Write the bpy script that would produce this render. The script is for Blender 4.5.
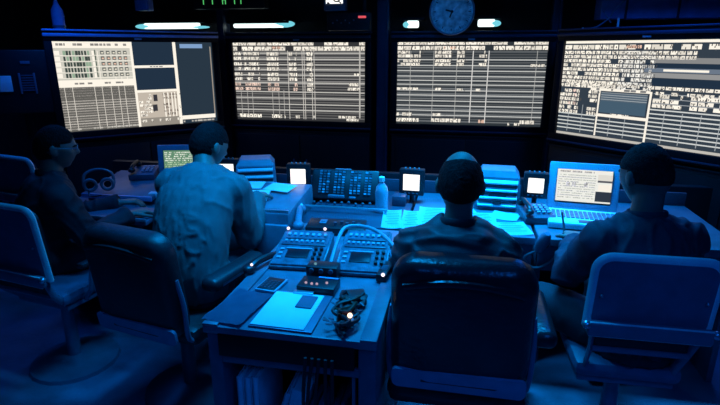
import bpy, bmesh, math, random
from mathutils import Vector, Matrix, noise
PI = math.pi
R = math.radians
random.seed(7)
for o in list(bpy.data.objects): bpy.data.objects.remove(o, do_unlink=True)
sc = bpy.context.scene
COL = sc.collection

# ------------------------------------------------------------------ camera
cam_d = bpy.data.cameras.new('camera'); cam = bpy.data.objects.new('camera', cam_d); COL.objects.link(cam)
cam_d.sensor_width = 36; cam_d.lens = 512/720*36; cam_d.clip_start = .05; cam_d.clip_end = 60
cam.location = (0, 0, 1.65)
cam.rotation_euler = (PI/2-.29, 0, .1945)
sc.camera = cam
# ------------------------------------------------------------------ world, exposure
w = bpy.data.worlds.new('world'); sc.world = w; w.use_nodes = True
w.node_tree.nodes['Background'].inputs[0].default_value = (.004, .03, .12, 1)
w.node_tree.nodes['Background'].inputs[1].default_value = .3
vs = sc.view_settings
vs.view_transform = 'Standard'; vs.look = 'None'; vs.gamma = 1; vs.use_curve_mapping = False; vs.exposure = 0
BLUE = (.003, .32, 1.0)
def area(name, loc, size, energy, color=BLUE, rot=(0,0,0), spread=180):
    d = bpy.data.lights.new(name, 'AREA'); d.shape = 'RECTANGLE'; d.size, d.size_y = size
    d.energy = energy; d.color = color; d.spread = R(spread)
    o = bpy.data.objects.new(name, d); COL.objects.link(o); o.location = loc; o.rotation_euler = rot
    return o
# blue filtered ceiling lamps; left-rear and display-side ones are added fill: (x, y, length, energy, rotation)
CEIL_LAMPS = [(.15, 2.85, 1.0, 40, 0, 90, .36), (-.7, 2.0, .8, 16, 0, 90, .34), (-1.5, 2.5, .6, 4, 0, 100, .28), (.85, .3, .8, 7.5, PI/2, 130, .17), (-.6, -.7, .8, 8.5, PI/2, 150, .17), (1.3, 3.5, .7, 14, 0, 150, .16), (-2.7, 3.1, .6, 6, PI/4, 140, .16), (-.3, 3.75, .6, 5, 0, 140, .24)]
for i, (x, y, l, e, a, sp, g) in enumerate(CEIL_LAMPS):
    area('lamp_light', (x, y, 2.36), (l, .16), e, (.003, g, 1), rot=(0, 0, a), spread=sp)

# ------------------------------------------------------------------ materials
def mat(name, col, rough=.5, metal=0, var=.12, scale=14, bump=.0, bscale=60, spec=.5, stretch=None, emit=None):
    m = bpy.data.materials.new(name); m.use_nodes = True
    nt = m.node_tree; b = nt.nodes['Principled BSDF']
    b.inputs['Roughness'].default_value = rough; b.inputs['Metallic'].default_value = metal
    b.inputs['Specular IOR Level'].default_value = spec
    tc = nt.nodes.new('ShaderNodeTexCoord'); src = tc.outputs['Object']
    if stretch:
        mp = nt.nodes.new('ShaderNodeMapping'); mp.inputs['Scale'].default_value = stretch
        nt.links.new(src, mp.inputs[0]); src = mp.outputs[0]
    nz = nt.nodes.new('ShaderNodeTexNoise'); nz.inputs['Scale'].default_value = scale; nz.inputs['Detail'].default_value = 5
    nt.links.new(src, nz.inputs['Vector'])
    rp = nt.nodes.new('ShaderNodeValToRGB'); rp.color_ramp.elements[0].position = .3; rp.color_ramp.elements[1].position = .7
    rp.color_ramp.elements[0].color = (*[c*(1-var) for c in col], 1); rp.color_ramp.elements[1].color = (*[min(1, c*(1+var)) for c in col], 1)
    nt.links.new(nz.outputs['Fac'], rp.inputs[0]); nt.links.new(rp.outputs[0], b.inputs['Base Color'])
    if bump:
        n2 = nt.nodes.new('ShaderNodeTexNoise'); n2.inputs['Scale'].default_value = bscale; n2.inputs['Detail'].default_value = 4
        nt.links.new(src, n2.inputs['Vector'])
        bp = nt.nodes.new('ShaderNodeBump'); bp.inputs['Strength'].default_value = bump; bp.inputs['Distance'].default_value = .01
        nt.links.new(n2.outputs['Fac'], bp.inputs['Height']); nt.links.new(bp.outputs[0], b.inputs['Normal'])
    if emit:
        b.inputs['Emission Color'].default_value = (*emit[:3], 1); b.inputs['Emission Strength'].default_value = emit[3]
        m.cycles.emission_sampling = 'NONE'
    return m
def emat(name, col, s):
    m = bpy.data.materials.new(name); m.use_nodes = True; nt = m.node_tree
    nt.nodes.remove(nt.nodes['Principled BSDF']); e = nt.nodes.new('ShaderNodeEmission')
    e.inputs[0].default_value = (*col, 1); e.inputs[1].default_value = s
    nt.links.new(e.outputs[0], nt.nodes['Material Output'].inputs[0]); m.cycles.emission_sampling = 'NONE'
    return m
def pmat(name):   # display print: glowing colours read from the mesh
    m = bpy.data.materials.new(name); m.use_nodes = True; nt = m.node_tree
    nt.nodes.remove(nt.nodes['Principled BSDF']); e = nt.nodes.new('ShaderNodeEmission')
    a = nt.nodes.new('ShaderNodeVertexColor'); a.layer_name = 'Col'
    nt.links.new(a.outputs[0], e.inputs[0]); e.inputs[1].default_value = 1
    nt.links.new(e.outputs[0], nt.nodes['Material Output'].inputs[0]); m.cycles.emission_sampling = 'NONE'
    return m
M = dict(
 floor=mat('dark_blue_deck', (.15,.20,.30), .5, var=.35, scale=3.2, bump=.25, bscale=40),
 wall=mat('dark_painted_steel', (.014,.018,.03), .7, var=.2, bump=.1),
 ceil=mat('black_overhead', (.012,.014,.02), .8),
 post=mat('navy_post_paint', (.03,.045,.09), .35),
 cab=mat('black_cabinet_paint', (.009,.011,.016), .45, bump=.1),
 bezel=mat('black_bezel', (.004,.005,.008), .55, spec=.25),
 trim=mat('satin_blue_trim', (.4,.5,.9), .3, metal=.3),
 desk=mat('grey_blue_laminate', (.115,.165,.22), .38, var=.25, scale=9, bump=.05),
 deskd=mat('slate_desk_panel', (.09,.125,.19), .5, var=.15),
 console=mat('console_grey_enamel', (.15,.20,.27), .36, var=.2),
 unit=mat('scuffed_unit_enamel', (.085,.12,.165), .35, var=.45, scale=30),
 consoled=mat('console_dark_face', (.05,.065,.1), .4),
 black=mat('black_plastic', (.012,.013,.017), .4),
 rubber=mat('black_rubber', (.01,.011,.014), .65),
 key=mat('pale_key_caps', (.30,.38,.48), .45),
 keyd=mat('dim_key_caps', (.06,.085,.12), .45),
 paper=mat('white_paper', (.82,.88,.92), .8, var=.04),
 ink=mat('grey_print', (.25,.32,.42), .8),
 silver=mat('brushed_steel', (.55,.6,.68), .28, metal=.8),
 steel=mat('grey_metal_paint', (.16,.21,.30), .35, metal=.2),
 chair=mat('blue_grey_vinyl', (.10,.15,.24), .45, var=.15, bump=.12, bscale=160),
 rim=mat('pale_chair_edging', (.8,.88,.95), .35),
 leather=mat('black_leather', (.016,.019,.026), .28, var=.2, bump=.25, bscale=50),
 leatherd=mat('worn_black_vinyl', (.014,.017,.022), .45, bump=.2, bscale=50),
 band=mat('chair_back_band', (.20,.28,.42), .45),
 skin=mat('skin', (.20,.17,.15), .5, var=.08, scale=30, bump=.04, bscale=200),
 hair=mat('dark_hair', (.010,.009,.010), .7, spec=.12, var=.5, scale=90, bump=.6, bscale=180, stretch=(1,1,.3)),
 hairg=mat('cropped_brown_hair', (.022,.022,.026), .75, spec=.12, var=.5, scale=90, bump=.6, bscale=180),
 shirt=mat('light_blue_shirt_cloth', (.075,.14,.15), .8, var=.1, bump=.15, bscale=220),
 jacket=mat('teal_black_jacket_cloth', (.022,.036,.045), .55, var=.2, bump=.15, bscale=200),
 navy=mat('navy_coverall_cloth', (.022,.03,.06), .75, var=.2, bump=.15, bscale=200),
 dark=mat('black_uniform_cloth', (.012,.014,.025), .75, var=.2, bump=.15, bscale=200),
 trouser=mat('dark_trouser_cloth', (.018,.022,.036), .8, bump=.15, bscale=200),
 shoe=mat('black_shoe_leather', (.01,.01,.012), .3),
 eye=mat('eye_white', (.7,.7,.7), .2), iris=mat('dark_iris', (.02,.015,.012), .2),
 glass=mat('dark_screen_glass', (.01,.012,.018), .35, spec=.2),
 binder=mat('pale_binder_board', (.7,.8,.9), .6),
 bottle=mat('pale_blue_bottle', (.22,.38,.48), .25),
 dial=mat('pale_clock_dial', (.55,.8,.85), .45, var=.6, scale=22),
 cord=mat('grey_cord', (.24,.28,.34), .45),
 cordd=mat('black_cord', (.01,.012,.016), .5),
 brown=mat('brown_leather_strap', (.10,.03,.015), .5, var=.5),
 cobalt=mat('cobalt_steel_paint', (.3,.42,.85), .45),
)
E_ = dict(
 white=emat('monitor_white_glow', (1,.97,.92), 1.5),
 tube=emat('cyan_white_lamp_tube', (.8,1,1.0), 1.7),
 tubed=emat('cyan_lamp_diffuser', (.20,.72,.85), .9),
 green=emat('green_digit_glow', (.12,.75,.2), .75),
 red=emat('red_indicator_glow', (1,.12,.16), .75),
 pink=emat('pinkish_led_glow', (1,.82,.95), 1.6),
 orange=emat('orange_led_glow', (1,.7,.5), 2.2),
 dim=emat('dim_indicator_glow', (.25,.6,.75), .5),
 lens=emat('blue_lamp_lens', (.01,.25,1), 1.2),
)
PRINT = pmat('display_print_glow')

# ------------------------------------------------------------------ mesh helpers
STUFF = {'key', 'keys', 'button_block', 'knob', 'button_row', 'hour_marks', 'lit_button', 'bolt', 'label_patch', 'speaker_slots', 'speaker_grille', 'strap', 'brown_strap'}
def NB(): return bmesh.new()
def box(bm, c, s, rot=None, bev=0, seg=2):
    r = bmesh.ops.create_cube(bm, size=1)
    vs_ = r['verts']
    bmesh.ops.scale(bm, vec=Vector(s), verts=vs_)
    if bev:
        es = list({e for v in vs_ for e in v.link_edges})
        rr = bmesh.ops.bevel(bm, geom=es, offset=min(bev, min(s)*.49), segments=seg, profile=.5, affect='EDGES')
        vs_ = list({v for f in rr['faces'] for v in f.verts} | {v for v in vs_ if v.is_valid})
    if rot is not None: bmesh.ops.rotate(bm, cent=(0,0,0), matrix=rot, verts=vs_)
    bmesh.ops.translate(bm, vec=Vector(c), verts=vs_)
    return vs_
def RX(a): return Matrix.Rotation(a, 3, 'X')
def RY(a): return Matrix.Rotation(a, 3, 'Y')
def RZ(a): return Matrix.Rotation(a, 3, 'Z')
def frame(t):
    t = t.normalized(); u = Vector((0,0,1)) if abs(t.z) < .95 else Vector((1,0,0))
    a = t.cross(u).normalized(); return a, a.cross(t).normalized()
def ringloft(bm, rings, closed_ends=True):
    vr = [[bm.verts.new(p) for p in r] for r in rings]
    n = len(vr[0])
    for i in range(len(vr)-1):
        for j in range(n):
            bm.faces.new((vr[i][j], vr[i][(j+1)%n], vr[i+1][(j+1)%n], vr[i+1][j]))
    if closed_ends:
        bm.faces.new(list(reversed(vr[0]))); bm.faces.new(vr[-1])
    return [v for r in vr for v in r]
def tube(bm, pts, r, n=8, side=None):
    """swept tube; r a number, a list of radii, or a list of (a, b) half widths (a along side)"""
    pts = [Vector(p) for p in pts]; rings = []
    pa = None
    for i, p in enumerate(pts):
        t = (pts[min(i+1, len(pts)-1)] - pts[max(i-1, 0)])
        if t.length < 1e-9: t = Vector((0,0,1))
        t.normalize()
        if side is not None: a = (Vector(side) - t*Vector(side).dot(t)).normalized()
        elif pa is None: a = frame(t)[0]
        else: a = (pa - t*pa.dot(t)).normalized()
        pa = a; b = t.cross(a)
        q = r[i] if isinstance(r, (list, tuple)) else r
        ra, rb = q if isinstance(q, (list, tuple)) else (q, q)
        rings.append([p + a*math.cos(2*PI*k/n)*ra + b*math.sin(2*PI*k/n)*rb for k in range(n)])
    return ringloft(bm, rings)
def cyl(bm, p0, p1, r0, r1=None, n=16): return tube(bm, [p0, p1], [r0, r1 if r1 is not None else r0], n)
def lathe(bm, prof, c=(0,0,0), n=24):
    c = Vector(c)
    ringloft(bm, [[c + Vector((r*math.cos(2*PI*k/n), r*math.sin(2*PI*k/n), z)) for k in range(n)] for r, z in prof])
def ball(bm, c, r, rot=None, u=20, v=12):
    q = bmesh.ops.create_uvsphere(bm, u_segments=u, v_segments=v, radius=1)['verts']
    r = (r,)*3 if isinstance(r, (int, float)) else r
    bmesh.ops.scale(bm, vec=Vector(r), verts=q)
    if rot is not None: bmesh.ops.rotate(bm, cent=(0,0,0), matrix=rot, verts=q)
    bmesh.ops.translate(bm, vec=Vector(c), verts=q); return q
def spline(pts, n=8):
    P = [Vector(p) for p in pts]; out = []
    for i in range(len(P)-1):
        a, b, c, d = P[max(i-1,0)], P[i], P[i+1], P[min(i+2, len(P)-1)]
        for k in range(n):
            t = k/n
            out.append(.5*((2*b)+(c-a)*t+(2*a-5*b+4*c-d)*t*t+(3*b-a-3*c+d)*t**3))
    out.append(P[-1]); return out
def rrect(w, h, r, n=5):
    """rounded rectangle outline, points (u, v) counter-clockwise, centred"""
    o = []
    for cx, cy, a0 in ((w/2-r, h/2-r, 0), (-w/2+r, h/2-r, PI/2), (-w/2+r, -h/2+r, PI), (w/2-r, -h/2+r, 1.5*PI)):
        for k in range(n+1):
            a = a0+PI/2*k/n; o.append((cx+r*math.cos(a), cy+r*math.sin(a)))
    return o
def slab(bm, outline, fn, t):
    """plate of thickness t: outline (u,v) mapped by fn(u,v,w)"""
    ringloft(bm, [[Vector(fn(u, v, w_)) for u, v in outline] for w_ in (0, t)])
def link(name, bm, m, parent=None, smooth=True, ang=40):
    bmesh.ops.recalc_face_normals(bm, faces=bm.faces)
    me = bpy.data.meshes.new(name); bm.to_mesh(me); bm.free()
    me.materials.append(m)
    o = bpy.data.objects.new(name, me); COL.objects.link(o)
    if smooth:
        me.shade_smooth(); me.set_sharp_from_angle(angle=R(ang))
    if parent is not None: o.parent = parent
    if name in STUFF: o['kind'] = 'stuff'
    return o
def tag(o, label, cat, group=None):
    o['label'] = label; o['category'] = cat
    if group: o['group'] = group
    return o
def thing(name, label, cat, loc=(0,0,0), rz=0, group=None, rot=None):
    o = bpy.data.objects.new(name, None); COL.objects.link(o); o.empty_display_size = .05
    o.location = loc; o.rotation_euler = rot if rot else (0, 0, rz)
    return tag(o, label, cat, group)
def P1(name, m, parent, *boxes, bev=.003, label=None):
    bm = NB()
    for b in boxes: box(bm, b[0], b[1], b[2] if len(b) > 2 else None, bev)
    o = link(name, bm, m, parent)
    if label: o['label'] = label
    return o
def struct(name, m, *boxes, bev=0):
    o = P1(name, m, None, *boxes, bev=bev); o['kind'] = 'structure'; return o
def tree_copy(o, parent=None):
    c = o.copy(); COL.objects.link(c); c.parent = parent
    for ch in [x for x in bpy.data.objects if x.parent == o]: tree_copy(ch, c)
    return c

# ------------------------------------------------------------------ room shell
struct('floor', M['floor'], ((-.7, 1.3, -.05), (7.2, 7.4, .1)))
struct('ceiling', M['ceil'], ((-.7, 1.3, 2.55), (7.2, 7.4, .1)))
struct('wall_back', M['wall'], ((-.7, 4.95, 1.25), (7.2, .1, 2.5)))
struct('wall_front', M['wall'], ((-.7, -2.35, 1.25), (7.2, .1, 2.5)))
struct('wall_left', M['wall'], ((-4.25, 1.3, 1.25), (.1, 7.2, 2.5)))
struct('wall_right', M['wall'], ((2.85, 1.3, 1.25), (.1, 7.2, 2.5)))
# posts between the displays
for i, (x, y, wd) in enumerate(((-2.165, 4.58, .07), (-.69, 4.56, .10), (.70, 4.56, .07))):
    struct('trim_%d' % (i+1), M['post'], ((x, y, 1.25), (wd, .12, 2.5)), ((x+wd/2-.012, y-.065, 1.25), (.016, .02, 2.5)), bev=.004)
# overhead beam
struct('trim_4', M['ceil'], ((-.7, 4.45, 2.36), (7.1, .25, .28)), bev=.01)
for k, (yy, zz, r) in enumerate(((4.12, 2.3, .05), (4.05, 2.36, .035), (3.7, 2.32, .07))):
    bm = NB(); cyl(bm, (-4.2, yy, zz), (2.8, yy, zz), r)
    for x in range(-4, 3): cyl(bm, (x+.3, yy, zz), (x+.3, yy, 2.5), .012, n=8)
    o = link('overhead_pipe', bm, M['ceil']); tag(o, ['thin dark overhead pipe nearest the display wall', 'thinnest dark overhead pipe, second from the display wall', 'thick dark overhead duct farthest from the display wall'][k], 'pipe')

# ------------------------------------------------------------------ ceiling lamps and added fill lamps
for i, (x, y, l, e, a, sp, g) in enumerate(CEIL_LAMPS):
    t = thing('ceiling_lamp', ['blue filtered ceiling lamp above the papers desk', 'blue filtered ceiling lamp above the centre console table', 'blue filtered ceiling lamp above the light-shirted man', 'blue filtered ceiling lamp above the right rear aisle', 'added blue fill lamp above the left rear aisle', 'added blue fill lamp before the rightmost display', 'added blue fill lamp before the leftmost display', 'added blue fill lamp before the round clock'][i], 'lamp', (x, y, 2.37), a)
    P1('lamp_housing', M['cab'], t, ((0, 0, .09), (l+.08, .24, .07)), ((l*.4, 0, .12), (.03, .03, .1)), ((-l*.4, 0, .12), (.03, .03, .1)))
    P1('lamp_lens', E_['lens'], t, ((0, 0, .045), (l, .18, .015)))

# ------------------------------------------------------------------ display contents
CREAM = (1.0, .93, .81); GREY = (.30, .29, .27); MID = (.55, .52, .47); DK = (.025, .032, .045); SLATE = (.016, .032, .058); SAL = (.85, .55, .42); GRN = (.30, .42, .30)
class Page:
    def __init__(s, W, H, bg=DK):
        s.W, s.H = W, H; s.q = [(0, 0, 1, 1, bg, 0)]; s.n = 0
    def r(s, u0, v0, u1, v1, c, l=1): s.q.append((max(0, u0), max(0, v0), min(1, u1), min(1, v1), c, l))
    def words(s, u0, u1, v, h, c=CREAM, fill=.8, wmin=.008, wmax=.035, l=3):
        u = u0
        while u < u1:
            w_ = random.uniform(wmin, wmax)
            if random.random() < fill:
                k = random.uniform(.75, 1.08); s.r(u, v, min(u+w_, u1), v+h, tuple(min(1.1, x*k) for x in c), l)
                if h > .027:
                    for _ in range(int(w_/.009)+1):
                        if random.random() < .75: uu = random.uniform(u, u+w_); q_ = random.choice((0, .35, .6)); s.r(uu, v+h*q_, min(uu+.0045, 1), v+h*(q_+.38), (.10, .09, .08), l+2)
            u += w_+random.uniform(.003, .007)
    def lines(s, u0, u1, v0, v1, n, c, th=.4, l=1):
        for i in range(n):
            v = v0+(v1-v0)*(i+.2)/n; k = random.uniform(.6, 1.35)
            s.r(u0, v, u1, v+(v1-v0)/n*th, tuple(x*k for x in c), l)
    def vlines(s, us, v0, v1, c, w_=.004, l=2):
        for u in us: s.r(u, v0, u+w_, v1, c, l)
    def build(s, name, parent, org, fx=None):
        """org: function (u,v,depth)->local point"""
        vv, ff, cc = [], [], []
        for u0, v0, u1, v1, c, l in s.q:
            i = len(vv); d = .0006*(l+1)
            vv += [org(u0, v1, d), org(u1, v1, d), org(u1, v0, d), org(u0, v0, d)]
            ff.append((i, i+1, i+2, i+3)); cc += [(*c, 1)]*4
        me = bpy.data.meshes.new(name); me.from_pydata(vv, [], ff); me.materials.append(PRINT)
        a = me.color_attributes.new('Col', 'FLOAT_COLOR', 'CORNER')
        a.data.foreach_set('color', [x for c in cc for x in c])
        o = bpy.data.objects.new(name, me); COL.objects.link(o); o.parent = parent; o['kind'] = 'stuff'
        return o
def page1():
    p = Page(1, 1, (.05, .055, .06))
    p.r(0, 0, .49, .07, CREAM); p.words(.02, .47, .02, .025, (.3, .28, .26), .6, l=4)
    p.r(0, .07, .49, .42, (.62, .60, .52))
    for i in range(5):
        v = .10+.062*i
        p.r(0, v, .035, v+.045, CREAM, 2); p.r(0, v+.046, .49, v+.056, (.85, .8, .7), 2)
        for k in range(9):
            p.r(.055+.019*k, v, .055+.019*k+random.uniform(.012, .0185), v+.048, (.05, .07, .06) if random.random() < .72 else GRN, 3)
        p.r(.235, v, .25, v+.05, CREAM, 3); p.r(.252, v-.01, .26, v+.045, (.1, .13, .1), 4)
        for k in range(5):
            c = SAL if i in (1, 2) else (.8, .75, .62)
            p.r(.29+.038*k, v, .29+.038*k+.024, v+.04, (.12, .13, .12), 3)
            p.r(.29+.038*k+.006, v+.014, .29+.038*k+.02, v+.03, c, 4)
    p.vlines([.27, .37, .41, .45], .1, .42, CREAM, .004)
    p.r(0, .42, .49, .5, CREAM); p.words(.1, .42, .45, .02, (.3, .28, .26), .7, l=4)
    p.r(0, .50, .49, 1, (.12, .115, .105)); p.lines(0, .49, .5, .99, 17, (.42, .39, .35), .45)
    p.vlines([.03, .08, .22, .27, .33, .38, .42], .5, .99, (.75, .7, .62), .004)
    p.words(0, .49, .965, .02, MID, .8)
    p.r(.49, 0, .505, 1, CREAM); p.r(.755, 0, .775, 1, CREAM)
    p.r(.505, .0, .755, .27, SLATE); p.r(.505, .27, .755, .30, CREAM); p.r(.505, .30, .755, .56, SLATE); p.words(.6, .68, .28, .012, (.2, .2, .2), .8, l=4)
    p.r(.505, .56, .755, .90, (.55, .48, .40)); p.r(.505, .56, .755, .59, CREAM, 2)
    for i in range(7):
        p.words(.51, .59, .61+.04*i, .028, CREAM, .75, l=3); p.words(.66, .75, .61+.04*i, .028, (.3, .24, .2), .6, l=3)
    p.r(.60, .62, .625, .70, (.04, .04, .05), 4); p.r(.59, .74, .62, .82, (.04, .04, .05), 4)
    for u in (.665, .69, .715, .735): p.r(u, .6, u+.008, .9, CREAM, 4)
    p.r(.505, .9, .755, 1, (.3, .27, .23)); p.words(.51, .75, .92, .03, CREAM, .7); 
    p.r(.775, 0, 1, 1, (.022, .038, .058)); p.r(.80, .02, .94, .07, (.22, .36, .60), 3); p.r(.985, .05, .992, .9, (.35, .3, .25), 3)
    p.r(.775, .90, .99, .95, CREAM, 3); p.words(.78, .98, .965, .02, MID, .9)
    f = lambda u: u*.445/.49 if u < .49 else (.445+(u-.49)*.3/.285 if u < .775 else .745+(u-.775)*.255/.225)
    p.q = [(f(a), b, f(c), d, e, g) for a, b, c, d, e, g in p.q]
    return p
def page2():
    p = Page(1, 1, (.035, .036, .04))
    p.lines(0, 1, .1, .98, 26, (.20, .195, .19), .42)
    for v in (.125, .2, .27, .33, .40, .5, .62, .7, .78, .86): p.r(0, v, 1, v+.012, (.58, .56, .52), 2)
    p.words(0, 1, .0, .035, CREAM, .85, .03, .08); p.words(0, 1, .05, .05, CREAM, .93, .02, .06)
    p.words(.2, .42, .05, .03, SAL, .6, l=4)
    for k, v in enumerate((.12, .18, .25, .31, .38, .44, .51, .57)):
        c = CREAM if k < 6 else (.9, .66, .55)
        p.words(0, .06, v, .038, c, .9); p.words(.08, .2, v, .038, c, .85)
        p.words(.26, .35, v, .042, c, .95, .02, .04); p.words(.43, .49, v, .042, c, .85); p.words(.565, .61, v, .042, CREAM, .8)
    p.words(.9, .96, .38, .03, CREAM, .9); p.words(.88, .95, .5, .04, CREAM, .9); p.words(.87, .96, .56, .035, CREAM, .9); p.r(.955, .1, .965, .95, (.5, .48, .44), 2)
    p.vlines([.04, .09, .13, .29, .34, .38], .6, .98, (.45, .43, .4)); p.vlines([.42, .53, .545, .60, .62], .1, .98, (.72, .68, .62))
    p.words(.02, .2, .925, .045, CREAM, .95); p.words(.28, .36, .925, .045, CREAM, .95); p.words(.38, .5, .93, .04, CREAM, .8); p.words(.8, .96, .925, .03, CREAM, .7); p.words(.86, .95, .96, .03, CREAM, .9)
    p.r(.6, .93, .62, .96, MID, 3); return p
def page3():
    p = Page(1, 1, (.030, .038, .046))
    p.lines(0, 1, .1, .98, 28, (.13, .14, .148), .45)
    for v in (.20, .27, .335, .40, .45, .50, .57, .63, .70, .76, .82, .88): p.r(0, v, 1, v+.011, (.60, .6, .58), 2)
    p.words(0, 1, .0, .03, CREAM, .9, .03, .09); p.words(0, 1, .045, .045, CREAM, .93, .02, .06); p.words(.2, .4, .05, .03, SAL, .5, l=4)
    for v in (.1, .145, .2, .245):
        p.words(0, .16, v, .035, CREAM, .92); p.words(.26, .37, v, .035, CREAM, .92); p.words(.41, .46, v, .035, CREAM, .85); p.words(.56, .61, v, .035, CREAM, .8)
    p.words(.9, .99, .255, .03, CREAM, .9)
    p.words(0, .17, .545, .03, CREAM, .95, .03, .06); p.words(.27, .31, .545, .03, CREAM, 1); p.words(.42, .46, .55, .03, CREAM, 1); p.words(.55, .58, .55, .03, CREAM, 1)
    p.vlines([.09, .25, .41, .935], .1, .97, (.4, .4, .38)); p.vlines([.515, .62], .1, .97, (.75, .73, .7), .006)
    p.words(0, .16, .86, .04, CREAM, .7); p.words(0, .16, .93, .045, CREAM, .95); p.words(.26, .32, .86, .035, CREAM, .95); p.words(.25, .46, .925, .045, CREAM, .95); p.words(.58, .62, .93, .04, SAL, .8)
    p.words(.86, .99, .925, .045, CREAM, .85); p.words(.78, .86, .96, .03, CREAM, .7)
    return p
def page4():
    p = Page(1, 1, (.035, .05, .07))
    p.r(0, 0, 1, .025, CREAM); p.words(0, 1, .04, .045, CREAM, .92, .02, .06); p.words(.35, .6, .045, .03, SAL, .4, l=4)
    for i in range(9):
        v = .10+.043*i
        p.words(0, .36 if i > 1 else .75, v, .033, CREAM, .95, .012, .04); p.words(.36, .55, v, .033, (.95, .92, .85), .85, .012, .03)
    p.r(.55, .16, 1, .21, (.25, .25, .25), 3); p.r(.48, .21, 1, .255, SLATE, 3); p.r(.60, .265, .82, .285, CREAM, 4); p.r(.5, .255, 1, .295, (.15, .19, .25), 3); p.r(.48, .30, 1, .345, (.3, .3, .3), 3); p.r(.55, .35, 1, .385, SLATE, 3); p.r(.48, .385, 1, .42, SLATE, 3)
    p.words(.0, 1, .425, .03, CREAM, .93); p.r(.2, .47, .55, .5, CREAM, 2); p.words(.22, .54, .475, .02, (.2, .2, .2), .5, l=4); p.words(.55, 1, .475, .03, CREAM, .8)
    p.r(.27, .51, .54, .6, (.09, .13, .17), 2); p.lines(.27, .54, .51, .6, 4, (.35, .38, .4), .25, 3)
    p.r(.27, .60, .54, .72, (.06, .11, .16), 3); p.r(.25, .735, .55, .765, CREAM, 3); p.words(.35, .45, .725, .02, CREAM, .9)
    p.r(.255, .48, .265, .97, CREAM, 3); p.r(.55, .48, .562, .97, CREAM, 3)
    for i in range(6):
        v = .50+.045*i
        p.words(0, .13, v, .034, CREAM, .92); p.words(.19, .25, v, .034, CREAM, .85); p.words(.06, .11, v, .03, (.9, .68, .6), .3, l=4)
        if i < 3: p.words(.57, .72, v+.0, .034, CREAM, .8, .02, .05); p.words(.76, 1, v, .034, CREAM, .8, .02, .05); p.r(.57, v-.008, 1, v-.002, (.4, .42, .44), 2)
    for i in range(9):
        v = .60+.04*i; c = (.66, .68, .66)
        if v > .74: p.r(.0, v, .25, v+.012, c, 2)
        if v > .78: p.r(.265, v, .55, v+.012, c, 2)
        if v > .62: p.r(.562, v, 1, v+.012, c, 2)
    p.vlines([.07, .16, .34, .43, .64, .73, .82, .91], .66, .96, (.35, .38, .4), .004)
    p.r(0, .975, 1, 1, MID, 3)
    return p
DW, DH = 1.21, .68
def display(idx, x, y, a, page, label, trimmat):
    t = thing('wall_display', label, 'display', (x, y, .94), a, 'large wall displays')
    bm = NB()   # frame: four rails
    s, tp, bt = .055, .075, .075
    box(bm, (DW/2, .03, .09+DH+tp/2), (DW+2*s, .12, tp), bev=.008); box(bm, (DW/2, .03, .09-bt/2), (DW+2*s, .12, bt), bev=.008)
    box(bm, (-s/2, .03, .09+DH/2), (s, .12, DH), bev=.006); box(bm, (DW+s/2, .03, .09+DH/2), (s, .12, DH), bev=.006)
    link('bezel', bm, M['bezel'], t)
    P1('rear_housing', M['cab'], t, ((DW/2, .17, .09+DH/2), (DW*.94, .18, DH*.98)), bev=.02)
    scr = P1('screen', M['glass'], t, ((DW/2, .012, .09+DH/2), (DW, .02, DH)), bev=0)
    page.build('screen_print', scr, lambda u, v, d: (u*DW, .001-d, .09+DH*(1-v)))
    P1('top_trim', trimmat, t, ((DW/2, -.035, .09+DH+tp*.62), (DW+2*s, .012, .022)), ((DW/2, .0, .09+DH+tp+.006), (DW+2*s, .08, .012)))
    P1('bottom_trim', M['post'], t, ((DW/2, -.038, .09-bt*.7), (DW+2*s, .016, .012)))
    P1('badge', M['key'], t, ((DW*.5, -.034, .09+DH+.022), (.055, .006, .012)), bev=.001)
    c = thing('display_cabinet', ['black floor cabinet beneath the leftmost wall display', 'black floor cabinet beneath the second wall display from the left', 'black floor cabinet beneath the wall display under the round clock', 'black floor cabinet beneath the rightmost wall display'][idx], 'cabinet', (x, y, 0), a, 'black floor cabinets under the displays')
    P1('cabinet_body', M['cab'], c, ((DW/2, .14, .49), (DW+.08, .32, .88)), bev=.008)
    P1('plinth', M['cab'], c, ((DW/2, .15, .025), (DW, .28, .05)))
    for k in range(2):
        d = P1('door', M['cab'], c, ((DW*(.25+.5*k), -.026, .49), (DW/2-.01, .012, .82)), bev=.003)
        P1('handle', M['deskd'], d, ((DW*(.45+.1*k), -.038, .62), (.012, .014, .12)))
    # top plate which carries the display
    P1('top_plate', M['cab'], c, ((DW/2, .14, .935), (DW+.1, .34, .012)))
display(0, -3.03, 3.48, .79, page1(), 'leftmost wall display, angled, with table grid and three slate blocks', M['trim'])
display(1, -2.05, 4.5, 0, page2(), 'wall display with grey rows, second from left, beside the dark post', M['post'])
display(2, -.56, 4.5, 0, page3(), 'wall display with thin ruled rows directly under the round clock', M['post'])
display(3, .734, 4.21, -.768, page4(), 'rightmost wall display, angled, densely filled with text and grid boxes', M['post'])

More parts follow.
